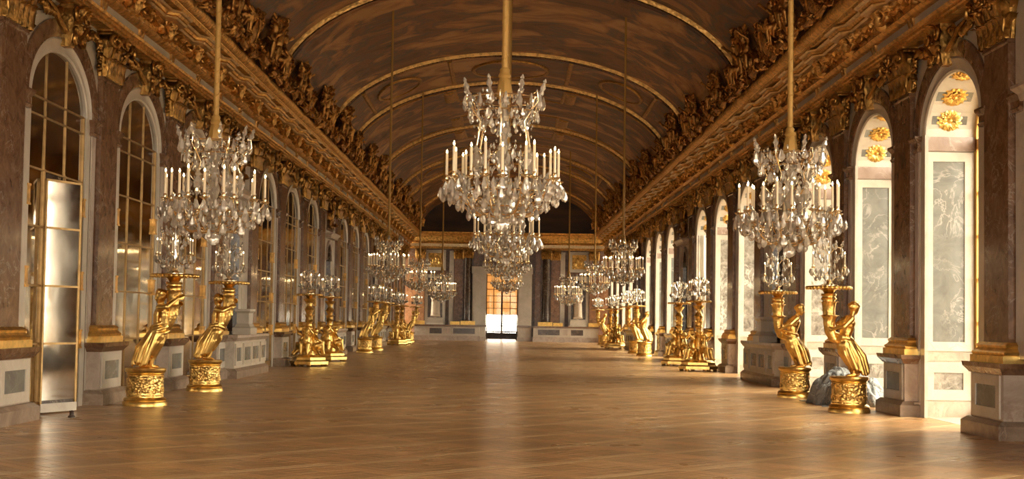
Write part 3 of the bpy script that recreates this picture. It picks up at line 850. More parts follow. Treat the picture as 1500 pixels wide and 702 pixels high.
# open mirror leaf in the nearest left bay
yb0 = YP(-1, -1)+HB
dl = bpy.data.objects.new('door_1', None); link(dl); props(dl, 'mirrored door leaf with gilt bars, swung out of the nearest left arch', kind='structure')
dl.location = (-XW+MX+0.05, yb0+MC[1]-0.04, 0); dl.rotation_euler = (0, 0, -math.radians(23.2))
LW = 0.72
b = MB()
for y in (0.0, LW-0.03): b.box(-0.02, 0.02, y, y+0.03, 0.12, 3.22)
b.box(-0.02, 0.02, 0, LW, 3.19, 3.22)
b.obj('leaf_frame', BAR, dl)
MB().box(-0.03, 0.03, 0, LW, 0.02, 0.14).obj('bottom_rail', MWHITE, dl)
for z in (0.96, 1.75, 2.55): MB().box(-0.02, 0.03, 0.03, LW-0.03, z-0.014, z+0.014).obj('glazing_bar', BAR, dl)
MB().box(-0.018, -0.004, 0.02, LW-0.02, 0.13, 3.2).obj('leaf_back', MDARK, dl)
for r in range(4): MB().box(-0.004, 0.012, 0.03, LW-0.03, ZR[r]+0.014, min(3.19, ZR[r+1]-0.014)).obj('mirror_pane', MIRROR, dl)

# ------------------------------------------------------------------ cornice (parts of the walls)
def cornice(side, wall):
    P0, P1 = YBACK, YEND
    def X(v): return side*v
    def ext(name, prof, mat, y0=P0, y1=P1):
        b = MB(); n = len(prof)
        v = [(X(p[0]), y0, p[1]) for p in prof] + [(X(p[0]), y1, p[1]) for p in prof]
        f = [(k, (k+1) % n, n+(k+1) % n, n+k) for k in range(n)] + [tuple(range(n-1, -1, -1)), tuple(range(n, 2*n))]
        b.add(v, f); return b.obj(name, mat, wall, 35)
    ext('architrave', [(6.5, 5.72), (6.10, 5.72), (6.10, 5.765), (6.06, 5.77), (6.06, 5.815), (6.02, 5.82), (6.0, 5.86), (6.5, 5.86)], GOLDC)
    ext('frieze', [(6.5, 5.86), (6.10, 5.86), (6.10, 6.04), (6.5, 6.04)], MWHITE)
    ext('frieze_moulding', [(6.5, 6.04), (6.06, 6.04), (6.0, 6.06), (5.96, 6.10), (5.98, 6.13), (6.5, 6.13)], GOLDC)
    ext('cornice_cove', [(6.5, 6.13), (6.02, 6.13), (5.99, 6.3), (5.92, 6.42), (5.80, 6.50), (5.80, 6.56), (6.5, 6.56)], GOLDC)
    ext('corona', [(6.5, 6.56), (5.62, 6.56), (5.60, 6.62), (5.56, 6.63), (5.50, 6.66), (5.46, 6.72), (5.46, 6.78), (6.5, 6.78)], GOLDC)
    ext('crown_fillet', [(5.62, 6.615), (5.585, 6.615), (5.575, 6.63), (5.585, 6.645), (5.62, 6.645)], GOLDS)
    # small brackets in the frieze
    br = MB().rects([(0.01, 0.03, 5.90), (0.03, 0.04, 5.97), (0.05, 0.045, 6.04)], back=-0.1).mesh('frieze_bracket', GOLDD)
    con = MB(); rnd = random.Random(5)
    con.tube([(0.02, 0, 6.14), (0.10, 0, 6.17), (0.14, 0, 6.24), (0.13, 0, 6.30), (0.17, 0, 6.36), (0.2, 0, 6.40)], [0.09, 0.11, 0.10, 0.10, 0.11, 0.11], 8)
    for s in (-1, 1):
        con.volute(0.07, 1.3, 0.03, T(0.12, s*0.12, 6.22) @ RZ(PI/2)); con.volute(0.08, 1.3, 0.03, T(0.18, s*0.13, 6.36) @ RZ(PI/2))
    for k in range(7):
        a = -0.9+0.3*k; con.leaf(0.11, 0.22, 0.5, 4, T(0.1, 0.05*sin(a), 6.18) @ RX(-a*1.2))
    leafball(con, (0.1, 0.26, 6.2), 0.1, 7, rnd, 0.1, 0.14); leafball(con, (0.1, -0.26, 6.2), 0.1, 7, rnd, 0.1, 0.14)
    m_con = con.mesh('console', GOLDC, 50)
    # relief panel between consoles
    rp = MB(); rnd = random.Random(8)
    for s in (-1, 1):
        rp.tube([(0.06, s*0.05, 6.24), (0.07, s*0.2, 6.32), (0.06, s*0.36, 6.22), (0.06, s*0.46, 6.3)], [0.03, 0.035, 0.03, 0.02], 6)
        leafball(rp, (0.05, s*0.22, 6.28), 0.1, 8, rnd, 0.12, 0.15)
    rp.ball((0.06, 0, 6.27), 0.09, (0.6, 1.2, 0.9), 8, 5)
    m_rp = rp.mesh('relief_scroll', GOLDC, 50)
    # stepped bands breaking forward round every console
    def stepped(name, prof, out, mat):
        b = MB(); pts = []
        y = YP(-7, side)
        while y < YEND+1:
            for dy, o in ((-0.52, 0), (-0.36, out), (0.36, out), (0.52, 0)): pts.append((y+dy, o))
            y += HB
        pts = [p for p in pts if P0 <= p[0] <= P1]
        path = [(Vector((0, p[0], 0)), Vector((side, 0, 0)), Vector((0, 0, 1))) for p in pts]
        v = []; n = len(prof); f = []
        for (yy, o) in pts:
            for q in prof: v.append((X(q[0]-(o if q[0] < 6.2 else 0)), yy, q[1]))
        for k in range(len(pts)-1):
            for q in range(n): f.append((k*n+q, k*n+(q+1) % n, (k+1)*n+(q+1) % n, (k+1)*n+q))
        b.add(v, f); return b.obj(name, mat, wall)
    stepped('stepped_band', [(6.3, 6.40), (5.84, 6.40), (5.81, 6.425), (5.84, 6.45), (6.3, 6.45)], 0.15, GOLDW)
    stepped('stepped_band', [(6.3, 6.49), (5.72, 6.49), (5.69, 6.515), (5.72, 6.54), (6.3, 6.54)], 0.13, GOLDW)
    stepped('stepped_band', [(6.3, 6.45), (5.80, 6.45), (5.77, 6.49), (6.3, 6.49)], 0.14, GOLDC)
    y = YP(-3, side); k = 0
    while y < YEND-0.5:
        M0 = T(side*6.02, y, 0) @ (RZ(0) if side < 0 else RZ(PI))
        put(m_con, 'console', wall, M=M0); put(m_rp, 'relief_scroll', wall, M=M0 @ T(0, HB/2, 0)); put(m_rp, 'relief_scroll', wall, M=M0 @ T(0.02, HB/2-0.45, 0.0) @ S(1, 0.6, 1))
        for dy in (-0.09, 0.09): put(br, 'frieze_bracket', wall, M=T(side*6.10, y+dy+HB/2, 0) @ (RZ(0) if side < 0 else RZ(PI)))
        y += HB; k += 1
    # beaded leaf course along the crown of the cornice
    lf = MB(); y = 12.0; rnd = random.Random(2)
    while y < YEND-0.2:
        s_ = 0.11
        M0 = T(side*5.52, y, 6.665) @ (RZ(0) if side < 0 else RZ(PI)) @ RY(0.5)
        lf.ball((0, 0, 0.04), 0.045, (0.8, 1, 1.2), 6, 4, M0)
        y += 0.13
    o = lf.obj('leaf_course', GOLDC, wall, 60); o['kind'] = 'stuff'
cornice(-1, WALL_L); cornice(1, WALL_R)

# ------------------------------------------------------------------ vault
VA, VB, VZ = 5.50, 2.76, 6.74
def V(y, t, off=0.0):
    n = Vector((-cos(t)/VA, 0, -sin(t)/VB)).normalized() if True else None
    p = Vector((-VA*cos(t), y, VZ+VB*sin(t)))
    nin = Vector((cos(t)/VA, 0, -sin(t)/VB)).normalized()
    return p + nin*off, nin
b = MB(); n = 40
ys = [YBACK, YEND]
for k in range(n):
    q = []
    for (y, kk) in ((YBACK, k), (YEND, k), (YEND, k+1), (YBACK, k+1)):
        q.append(V(y, PI*kk/n)[0])
    b.add(q, [(0, 1, 2, 3)])
for k in range(n):   # outer shell
    q = [V(y, PI*kk/n, -0.35)[0] for (y, kk) in ((YBACK, k), (YEND, k), (YEND, k+1), (YBACK, k+1))]
    b.add(q, [(3, 2, 1, 0)])
CEIL = b.obj('ceiling', PAINT[1], None, 60); props(CEIL, kind='structure')
def vstrip(name, pts, w, h, mat, smooth=40):
    """moulding laid on the vault along (y, t) points"""
    b = MB(); path = []; n = len(pts)
    P = [V(y, t) for y, t in pts]
    for i in range(n):
        p, nin = P[i]
        tg = (P[min(i+1, n-1)][0]-P[max(i-1, 0)][0]).normalized()
        sd = tg.cross(nin).normalized()
        path.append((p, sd, nin))
    b.sweep([(-w/2, -0.05), (-w/2, h*0.5), (-w*0.25, h), (w*0.25, h), (w/2, h*0.5), (w/2, -0.05)], path)
    return b.obj(name, mat, CEIL, smooth)
def patch(name, y0, y1, t0, t1, mat, off=0.03, nt=24):
    b = MB()
    for k in range(nt):
        ta, tb = t0+(t1-t0)*k/nt, t0+(t1-t0)*(k+1)/nt
        b.add([V(y0, ta, off)[0], V(y1, ta, off)[0], V(y1, tb, off)[0], V(y0, tb, off)[0]], [(0, 1, 2, 3)])
        b.add([V(y0, ta, -0.02)[0], V(y0, ta, off)[0], V(y0, tb, off)[0], V(y0, tb, -0.02)[0]], [(0, 1, 2, 3)])
        b.add([V(y1, ta, -0.02)[0], V(y1, ta, off)[0], V(y1, tb, off)[0], V(y1, tb, -0.02)[0]], [(0, 1, 2, 3)])
    return b.obj(name, mat, CEIL, 60)
def arcp(y, t0=0.06, t1=PI-0.06, n=36): return [(y, t0+(t1-t0)*k/n) for k in range(n+1)]
def bumpy_rib(y, r=0.04, off=0.07, step=0.045):
    b = MB(); t = 0.08
    while t < PI-0.08:
        p, nin = V(y, t, off); b.ball(p, r, (1, 1.3, 1), 6, 4); t += step/1.6
    o = b.obj('rib_ornament', GOLDX, CEIL, 60); o['kind'] = 'stuff'
for y in (17.6, 22.6, 32.0, 41.3, 46.4, 56.4, 65.7, 70.8, 80.2):
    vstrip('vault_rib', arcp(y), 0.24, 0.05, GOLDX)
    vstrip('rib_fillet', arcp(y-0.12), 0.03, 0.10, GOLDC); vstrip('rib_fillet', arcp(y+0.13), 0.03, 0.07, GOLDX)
    bumpy_rib(y)
for k, (y0, y1) in enumerate(((23.2, 31.4), (32.6, 40.7), (47.0, 55.8), (57.0, 65.1), (71.4, 79.6))):
    patch('painted_panel', y0, y1, 0.32, PI-0.32, PAINT[k % 3], 0.03)
    if k >= 2:     # stepped gilt frames with a notch at the crown
        for (ya, yn) in ((y0+0.1, y0+2.6), (y1-0.1, y1-2.6)):
            pts = [(ya, 0.30+0.06*q) for q in range(16)] + [(ya, 1.21), (yn, 1.22), (yn, 1.3)] + [(yn, 1.3+0.0675*q) for q in range(1, 8)] + [(yn, PI-1.3), (yn, PI-1.22), (ya, PI-1.21)] + [(ya, PI-0.30-0.06*q) for q in range(15, -1, -1)]
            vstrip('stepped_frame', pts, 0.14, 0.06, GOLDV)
        for s in (-1, 1):
            for yy in (y0+1.35, y1-1.35):
                p, nin = V(yy, PI/2+s*0.42, 0.05); vstrip('stepped_block', [(yy-0.9, PI/2+s*0.40), (yy+0.9, PI/2+s*0.40)], 0.4, 0.10, GOLDV)
for (y0, y1) in ((18.2, 22.0), (41.9, 45.8), (66.3, 70.2)):     # narrow zones with medallions
    patch('painted_panel', y0, y1, 0.35, PI-0.35, PAINT[2], 0.02)
    ym = (y0+y1)/2
    for tc, rt, ry in ((PI/2, 0.22, 1.45), (0.85, 0.16, 1.2), (PI-0.85, 0.16, 1.2)):
        ring = [(ym+ry*sin(a), tc+rt*cos(a)) for a in [2*PI*q/28 for q in range(29)]]
        vstrip('medallion_frame', ring, 0.14, 0.08, GOLDV)
        b = MB(); c, _ = V(ym, tc, 0.05); vs = [c]+[V(a_, t_, 0.05)[0] for a_, t_ in ring[:-1]]
        b.add(vs, [(0, 1+q, 1+(q+1) % 28) for q in range(28)]); b.obj('medallion', PAINT[0], CEIL)
    for tt in (0.6, 1.22, PI-1.22, PI-0.6): vstrip('panel_moulding', [(y0, tt), (y1, tt)], 0.14, 0.07, GOLDV)

# ------------------------------------------------------------------ figures
def hand(b, w, d, side, r=0.011, curl=0.5, L=0.075):
    """palm and five fingers from wrist w along d, bending towards side"""
    w = Vector(w); d = Vector(d).normalized(); sd = Vector(side).normalized(); lat = d.cross(sd).normalized()
    pc = w + d*0.05
    b.cap(w, pc, 0.024, 0.03, 8); b.cap(pc - lat*0.018, pc + lat*0.018, 0.024, 0.024, 8)
    for k, fl in enumerate((0.85, 1.0, 0.95, 0.75)):
        o = pc + lat*(k-1.5)*0.018 + d*0.02
        p1 = o + (d + sd*0.3*curl)*L*0.5*fl; p2 = p1 + (d*0.5 + sd*curl)*L*0.5*fl
        b.cap(o, p1, r, r*0.9, 6); b.cap(p1, p2, r*0.9, r*0.75, 6)
    t0 = w + d*0.025 - lat*0.028
    b.cap(t0, t0 - lat*0.025 + d*0.03 + sd*0.02, r*1.15, r, 6); b.cap(t0 - lat*0.025 + d*0.03 + sd*0.02, t0 - lat*0.015 + d*0.06 + sd*0.045, r, r*0.8, 6)
def head(b, c, r, look, up=(0, 0, 1), hair=True):
    c = Vector(c); l = Vector(look).normalized(); u = Vector(up); s = l.cross(u).normalized(); u = s.cross(l).normalized()
    M = Matrix(((l.x, s.x, u.x, c.x), (l.y, s.y, u.y, c.y), (l.z, s.z, u.z, c.z), (0, 0, 0, 1)))
    b.ball((0, 0, 0.1*r), r, (1.0, 0.86, 1.05), 14, 10, M); b.ball((0.25*r, 0, -0.35*r), r*0.72, (1, 0.85, 1.0), 12, 8, M)
    b.ball((0.62*r, 0, -0.88*r), r*0.22, M=M)                                     # chin
    b.cap((0.86*r, 0, 0.12*r), (1.10*r, 0, -0.22*r), r*0.09, r*0.15, 6, M)        # nose
    b.cap((0.86*r, -0.16*r, -0.5*r), (0.86*r, 0.16*r, -0.5*r), r*0.09, r*0.09, 6, M)  # mouth
    for q in (-1, 1):
        b.cap((0.85*r, q*0.12*r, 0.2*r), (0.72*r, q*0.5*r, 0.22*r), r*0.10, r*0.10, 6, M)  # brow
        b.ball((0.78*r, q*0.3*r, 0.02*r), r*0.13, M=M)                             # eye
        b.ball((-0.05*r, q*0.85*r, -0.1*r), r*0.2, (0.8, 0.5, 1.2), M=M)           # ear
    if hair:
        b.ball((-0.15*r, 0, 0.32*r), r*1.08, (1, 0.95, 0.95), 14, 8, M); b.ball((-1.0*r, 0, 0.15*r), r*0.48, M=M)
        rh = random.Random(6)
        for k in range(46):
            th = rh.uniform(0, 2*PI); ph = rh.uniform(0.15, 1.45); x = cos(th)*cos(ph)
            if x > 0.45 and ph < 0.7: continue
            b.ball(((-0.15+1.12*x)*r, 1.05*r*sin(th)*cos(ph), (0.32+1.0*sin(ph)-0.25*(x < 0))*r), r*rh.uniform(0.16, 0.24), nu=7, nv=5, M=M)
        for k in range(9):
            a = -1.5+k*0.375; b.cap((0.55*r*cos(a)*1.3, 0.95*r*sin(a), 0.55*r), (-0.9*r, 0.5*r*sin(a), 0.35*r), r*0.17, r*0.2, 6, M)

def torch_figure(v):
    """draped figure embracing a horn, feet at z=0.57; x towards the hall centre"""
    b = MB()
    if v == 0:   # leaning forward, both arms raised round the horn
        feet = [Vector((-0.02, -0.09, 0.59)), Vector((0.06, 0.07, 0.59))]
        knee = [Vector((0.07, -0.10, 0.86)), Vector((0.12, 0.08, 0.87))]
        pel, wai, che, nec, hed = Vector((0.20, 0, 1.10)), Vector((0.225, 0, 1.25)), Vector((0.235, 0, 1.42)), Vector((0.215, 0, 1.53)), Vector((0.205, -0.02, 1.65))
        shl = [Vector((0.225, -0.155, 1.485)), Vector((0.235, 0.155, 1.485))]
        elb = [Vector((0.34, -0.20, 1.50)), Vector((0.33, 0.20, 1.46))]
        wri = [Vector((0.46, -0.10, 1.61)), Vector((0.44, 0.11, 1.52))]
        look = (-0.75, -0.6, -0.12)
    else:        # twisting back from the horn, arms down round it
        feet = [Vector((-0.13, -0.07, 0.59)), Vector((-0.05, 0.08, 0.59))]
        knee = [Vector((0.0, -0.08, 0.86)), Vector((0.04, 0.08, 0.87))]
        pel, wai, che, nec, hed = Vector((0.09, 0, 1.09)), Vector((0.06, 0, 1.24)), Vector((0.015, 0, 1.42)), Vector((-0.04, 0, 1.54)), Vector((-0.085, -0.03, 1.65))
        shl = [Vector((0.0, -0.16, 1.49)), Vector((0.01, 0.16, 1.48))]
        elb = [Vector((0.14, -0.24, 1.38)), Vector((0.14, 0.22, 1.36))]
        wri = [Vector((0.27, -0.12, 1.29)), Vector((0.28, 0.12, 1.32))]
        look = (-0.8, -0.55, -0.25)
    for k in (0, 1):
        s = -1 if k == 0 else 1
        hip = pel + Vector((0, s*0.075, -0.03))
        b.chain([hip, (hip+knee[k])/2 + Vector((0.01, 0, 0)), knee[k]], [0.105, 0.09, 0.062])
        calf = (knee[k]*0.6+feet[k]*0.4) + Vector((-0.02, 0, 0))
        b.chain([knee[k], calf, feet[k]+Vector((0, 0, 0.03))], [0.06, 0.058, 0.034])
        b.cap(feet[k]+Vector((-0.03, 0, 0.01)), feet[k]+Vector((0.09, s*0.02, -0.005)), 0.032, 0.024)
        for q in range(4): b.cap(feet[k]+Vector((0.09, s*0.02+(q-1.5)*0.014, -0.008)), feet[k]+Vector((0.125, s*0.025+(q-1.5)*0.017, -0.012)), 0.011, 0.008, 6)
        b.cap(che+Vector((0, s*0.09, 0.03)), shl[k], 0.07, 0.058)
        b.chain([shl[k], elb[k]], [0.056, 0.043]); b.chain([elb[k], wri[k]], [0.043, 0.027])
        hand(b, wri[k], (wri[k]-elb[k]), Vector((0.3, -s, 0)), curl=0.9)
        b.ball(che+Vector((0.085 if v == 0 else 0.09, s*0.065, 0.0)), 0.05)
    b.ball(pel, 0.125, (0.95, 1.15, 0.9)); b.ball(wai, 0.1, (0.9, 1.15, 1.0)); b.ball(che, 0.125, (0.85, 1.2, 1.05)); b.chain([pel, wai, che], [0.115, 0.098, 0.115])
    b.chain([che, nec, hed], [0.075, 0.046, 0.044])
    head(b, hed, 0.088, look)
    # drapery: folds from the waist sweeping back to the ankles, sash round the hips
    rnd = random.Random(4+v)
    for k in range(22):
        a = 2*PI*k/22; s_, c_ = sin(a), cos(a)
        top = pel + Vector((0.11*c_, 0.135*s_, 0.08+0.02*sin(3*a)))
        back = max(0, -c_)
        low = (feet[0]+feet[1])/2 + Vector((0.115*c_-0.10*back, 0.165*s_, 0.05+0.16*max(0, c_)+0.04*sin(5*a)))
        mid = top*0.45+low*0.55 + Vector((0.05*c_-0.02*back, 0.02*s_, 0))
        r = rnd.uniform(0.017, 0.026)*(1.25 if k % 2 else 0.85)
        b.chain([top, mid, low], [r*0.8, r*1.1, r*1.25], 7)
    b.chain([pel+Vector((0, 0, 0.02)), (pel+feet[0]+feet[1])/3+Vector((0.0, 0, 0.06)), (feet[0]+feet[1])/2+Vector((-0.05, 0, 0.12))], [0.105, 0.09, 0.075])
    for q in range(3):
        ring = [pel + Vector((0.135*cos(a), 0.15*sin(a), 0.04+0.035*q+0.05*sin(a+q))) for a in [2*PI*k/16 for k in range(17)]]
        b.chain(ring, [0.026]*17, 6)
    for q in range(5):   # flying end behind
        p0 = pel+Vector((-0.10, -0.1+0.05*q, 0.02)); b.chain([p0, p0+Vector((-0.07, 0.01*q, -0.2)), p0+Vector((-0.10-0.02*q, 0, -0.40-0.02*q)), (feet[0]+feet[1])/2+Vector((-0.13-0.015*q, -0.1+0.05*q, 0.03))], [0.03, 0.035, 0.03, 0.02], 7)
    if v == 0:           # upper garment gathered over the chest and one shoulder
        for q in range(9):
            a = -1.2+0.3*q
            b.chain([che+Vector((0.07*cos(a), 0.14*sin(a), 0.1)), che+Vector((0.12*cos(a), 0.165*sin(a), -0.05)), wai+Vector((0.105*cos(a), 0.14*sin(a), -0.02))], [0.02, 0.024, 0.022], 7)
            b.chain([che+Vector((-0.06*cos(a), 0.14*sin(a), 0.1)), che+Vector((-0.115*cos(a), 0.16*sin(a), -0.05)), wai+Vector((-0.10*cos(a), 0.14*sin(a), -0.04)), pel+Vector((-0.13*cos(a), 0.16*sin(a), -0.06))], [0.02, 0.024, 0.02, 0.02], 7)
    return remeshed(b, 'figure', GOLDS, 0.0085, 2)
m_fig = [torch_figure(0), torch_figure(1)]

def putto_mesh(mat, voxel=0.02):
    """seated child, origin at its seat, facing +x, about 0.62 tall"""
    b = MB()
    b.ball((0, 0, 0.09), 0.12, (1, 1.1, 0.9)); b.chain([(0, 0, 0.1), (0.01, 0, 0.25), (0.0, 0, 0.34)], [0.115, 0.11, 0.095])
    head(b, (0.02, 0, 0.49), 0.085, (1, 0.2, -0.1))
    for s in (-1, 1):
        b.chain([(0.02, s*0.07, 0.07), (0.2, s*0.11, 0.12), (0.25, s*0.10, -0.14)], [0.085, 0.065, 0.04]); b.cap((0.24, s*0.1, -0.16), (0.33, s*0.12, -0.18), 0.035, 0.025)
        b.chain([(0, s*0.1, 0.36), (0.06, s*0.2, 0.25 if s < 0 else 0.44), (0.17, s*0.15, 0.2 if s < 0 else 0.55)], [0.05, 0.042, 0.03])
        hand(b, (0.17, s*0.15, 0.2 if s < 0 else 0.55), (0.6, 0, -0.2 if s < 0 else 0.6), (0, -s, 0.1))
    for k in range(7):
        a = 0.9*k; b.chain([(-0.1+0.03*k, 0.13*sin(a), 0.12), (0.05+0.02*k, 0.14*sin(a+1), 0.02), (0.1, 0.12*sin(a+2), -0.1)], [0.03, 0.035, 0.025], 7)
    return remeshed(b, 'putto', mat, voxel, 2)
m_putto = putto_mesh(GOLDS)
m_puttod = m_putto.copy(); m_puttod.materials.clear(); m_puttod.materials.append(GOLDD)

# ------------------------------------------------------------------ stucco groups along the foot of the vault
def group_mesh(seed):
    b = MB(); rnd = random.Random(seed)
    b.ball((0.02, 0, 0.55), 0.34, (0.4, 0.85, 1.15), 14, 8)
    b.tube([(0.1, 0.31*sin(t), 0.55+0.42*cos(t)) for t in [2*PI*k/22 for k in range(23)]], 0.05, 6)
    for s in (-1, 1):
        b.volute(0.2, 1.5, 0.06, T(0.08, s*0.42, 0.18) @ S(1, s, -1)); b.volute(0.15, 1.4, 0.05, T(0.08, s*0.36, 0.95) @ S(1, s, 1))
        leafball(b, (0, s*0.62, 0.4), 0.3, 18, rnd, 0.2, 0.18); leafball(b, (0, s*0.3, 0.95), 0.22, 14, rnd, 0.18, 0.16)
        for q in range(5): b.tube([(0.02, s*0.3, 0.8), (0.05, s*(0.55+0.05*q), 0.8+0.06*q), (0.02, s*(0.72+0.04*q), 0.72+0.09*q)], [0.05, 0.06, 0.03], 6)
        b.tube([(0.05, s*0.2, 0.1), (0.1, s*0.6, 0.06), (0.05, s*1.0, 0.16), (0, s*1.2, 0.05)], [0.09, 0.1, 0.08, 0.03], 7)
        leafball(b, (0, s*1.0, 0.16), 0.2, 12, rnd, 0.18, 0.16)
    leafball(b, (0.05, 0, 1.08), 0.22, 16, rnd, 0.18, 0.17); leafball(b, (0.05, 0, 0.1), 0.25, 14, rnd, 0.2, 0.2)
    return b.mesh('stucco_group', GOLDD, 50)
m_grp = [group_mesh(s) for s in (21, 22, 23)]
m_shield = MB().ball((0.16, 0, 0.58), 0.22, (0.35, 0.8, 1.2), 14, 8).mesh('shield', GOLDC, 60)
for side in (-1, 1):
    for i in range(-1, 15):
        y = YP(i, side)
        sc = 0.80 + 0.22*((i*7) % 3)/2
        M0 = T(side*5.36, y, 6.76) @ (RZ(0) if side < 0 else RZ(PI)) @ RY(0.28) @ S(0.85*sc, sc, sc)
        g = put(m_grp[i % 3], 'stucco_group', CEIL, M=M0)
        put(m_shield, 'shield', g)
        for s in (-1, 1): put(m_puttod, 'putto', g, M=T(0.1, s*0.62, 0.3+0.1*(i % 2)) @ RZ(s*0.5) @ S(1.05))
        M1 = T(side*5.38, y+HB, 6.74) @ (RZ(0) if side < 0 else RZ(PI)) @ RY(0.3) @ S(0.6, 0.85, 0.5+0.12*((i*5) % 3))
        put(m_grp[(i+1) % 3], 'stucco_group', CEIL, M=M1)

# ------------------------------------------------------------------ far wall
FW = YEND
b = MB()
DX0, DX1 = -1.30, 0.70
b.box(-8, DX0-0.4, FW+0.6, FW+0.9, 0, 6.9); b.box(DX1+0.4, 8, FW+0.6, FW+0.9, 0, 6.9); b.box(DX0-0.4, DX1+0.4, FW+0.6, FW+0.9, 4.6, 6.9)
MBRF = marble('tawny_marble', (0.13, 0.052, 0.02), (0.34, 0.165, 0.075), (0.5, 0.38, 0.26), 2.2, 2.2, 0.016, 0.25, 0.5)
WF = b.obj('wall_far', PLASTER); props(WF, kind='structure')
b = MB(); n = 40
pts = [(-VA-0.2, VZ-0.05)] + [(-(VA+0.2)*cos(PI*k/n), VZ+(VB+0.2)*sin(PI*k/n)) for k in range(n+1)] + [(VA+0.2, VZ-0.05)]
b.add([(x, FW-0.02, z) for x, z in pts] + [(x, FW+0.3, z) for x, z in pts], [tuple(range(len(pts)-1, -1, -1)), tuple(range(len(pts), 2*len(pts)))])
b.obj('lunette_painting', PAINTD, WF)
# cornice across the end
def endcorn(name, prof, mat):
    b = MB(); n = len(prof)
    v = [(-6.3, FW+0.9-p[0], p[1]) for p in prof] + [(6.3, FW+0.9-p[0], p[1]) for p in prof]
    b.add(v, [(k, (k+1) % n, n+(k+1) % n, n+k) for k in range(n)] + [tuple(range(n-1, -1, -1)), tuple(range(n, 2*n))]); b.obj(name, mat, WF, 35)
endcorn('architrave', [(0.2, 5.72), (0.55, 5.72), (0.55, 5.78), (0.6, 5.80), (0.6, 5.86), (0.2, 5.86)], GOLDC)
endcorn('frieze', [(0.2, 5.86), (0.52, 5.86), (0.52, 6.04), (0.2, 6.04)], GOLDW)
endcorn('frieze_moulding', [(0.2, 6.04), (0.6, 6.04), (0.66, 6.1), (0.64, 6.14), (0.2, 6.14)], GOLDC)
endcorn('cornice_cove', [(0.2, 6.14), (0.6, 6.14), (0.68, 6.3), (0.8, 6.42), (0.8, 6.5), (0.2, 6.5)], GOLDR)
endcorn('corona', [(0.2, 6.5), (0.9, 6.5), (0.94, 6.6), (1.05, 6.66), (1.08, 6.76), (0.2, 6.76)], GOLDC)
for s in (-1, 1):
    mid = -0.13
    def bx(name, mat, xa, xb, ya, yb, za, zb):
        p, q = sorted((s*xa, s*xb)); return MB().box(p, q, FW+ya, FW+yb, za, zb).obj(name, mat, WF)
    # dado with dark panels in white frames
    bx('dado_base', MPINK, 1.62, 5.7, -0.46, 0.6, 0, 0.30)
    bx('dado', MWHITE, 1.66, 5.7, -0.40, 0.6, 0.30, 0.86)
    bx('dado_cap', MBROWN, 1.62, 5.7, -0.48, 0.6, 0.86, 0.97)
    for xa, xb in ((1.95, 3.30), (4.0, 4.75), (3.5, 3.78)):
        bx('dado_panel', MDARK if xa != 3.5 else MPINK, xa, xb, -0.412, -0.38, 0.42, 0.76)
        for (p, q, r, t) in ((xa-0.08, xb+0.08, 0.36, 0.42), (xa-0.08, xb+0.08, 0.76, 0.82), (xa-0.08, xa, 0.42, 0.76), (xb, xb+0.08, 0.42, 0.76)):
            bx('panel_frame', MWHITE, p, q, -0.43, -0.38, r, t)
    # gilded bases, dark column, brown pilasters
    bx('gilded_base', GOLDS, 1.95, 2.85, -0.2, 0.55, 0.97, 1.22); bx('gilded_base', GOLDS, 2.9, 3.5, -0.1, 0.55, 0.97, 1.18)
    MB().lathe([(0.30, 1.2), (0.30, 1.24), (0.26, 1.28), (0.255, 1.35), (0.225, 5.1), (0.25, 5.14)], 18, T(s*2.45, FW+0.1, 0)).obj('column', MDARK, WF, 40)
    put(m_cap, 'column_capital', WF, M=T(s*2.45, FW+0.05, 5.1) @ RZ(-PI/2) @ S(1.0, 0.6, 0.9))
    bx('pilaster', MBRF, 2.75, 3.3, 0.3, 0.6, 1.2, 5.1); bx('pilaster', MBRF, 1.75, 2.1, 0.35, 0.6, 0.97, 5.7)
    put(m_cap, 'capital', WF, M=T(s*3.02, FW+0.32, 5.08) @ RZ(-PI/2) @ S(1.0, 0.6, 0.9))
    bx('white_strip', MWHITE, 3.34, 3.62, 0.4, 0.6, 0.97, 5.6)
    # niche and square relief over it
    bx('niche_back', MDARK, 4.02, 4.95, 0.55, 0.6, 0.97, 3.9)
    for (p, q, r, t) in ((3.85, 4.02, 0.97, 3.9), (4.95, 5.12, 0.97, 3.9), (3.85, 5.12, 3.9, 4.1)):
        bx('niche_frame', MWHITE, p, q, 0.40, 0.6, r, t)
    bx('relief_panel', GOLDR, 4.05, 4.95, 0.48, 0.56, 4.55, 5.45)
    for (p, q, r, t) in ((3.85, 5.15, 4.36, 4.55), (3.85, 5.15, 5.45, 5.64), (3.85, 4.05, 4.55, 5.45), (4.95, 5.15, 4.55, 5.45)):
        bx('relief_frame', MWHITE, p, q, 0.38, 0.6, r, t)
    for k in range(4):
        MB().ball((s*(4.2+0.2*k), FW+0.47, 4.85+0.12*((k*2) % 3)), 0.14, (1, 0.4, 1.3), 10, 6).obj('relief_figure', GOLD, WF, 60)
    bx('pilaster', MBRF, 5.15, 6.3, 0.25, 0.6, 0.97, 5.2); bx('gilded_base', GOLDS, 5.1, 5.75, 0.15, 0.6, 0.97, 1.2)
    put(m_cap, 'capital', WF, M=T(s*5.42, FW+0.27, 5.08) @ RZ(-PI/2) @ S(1.0, 0.6, 0.9))
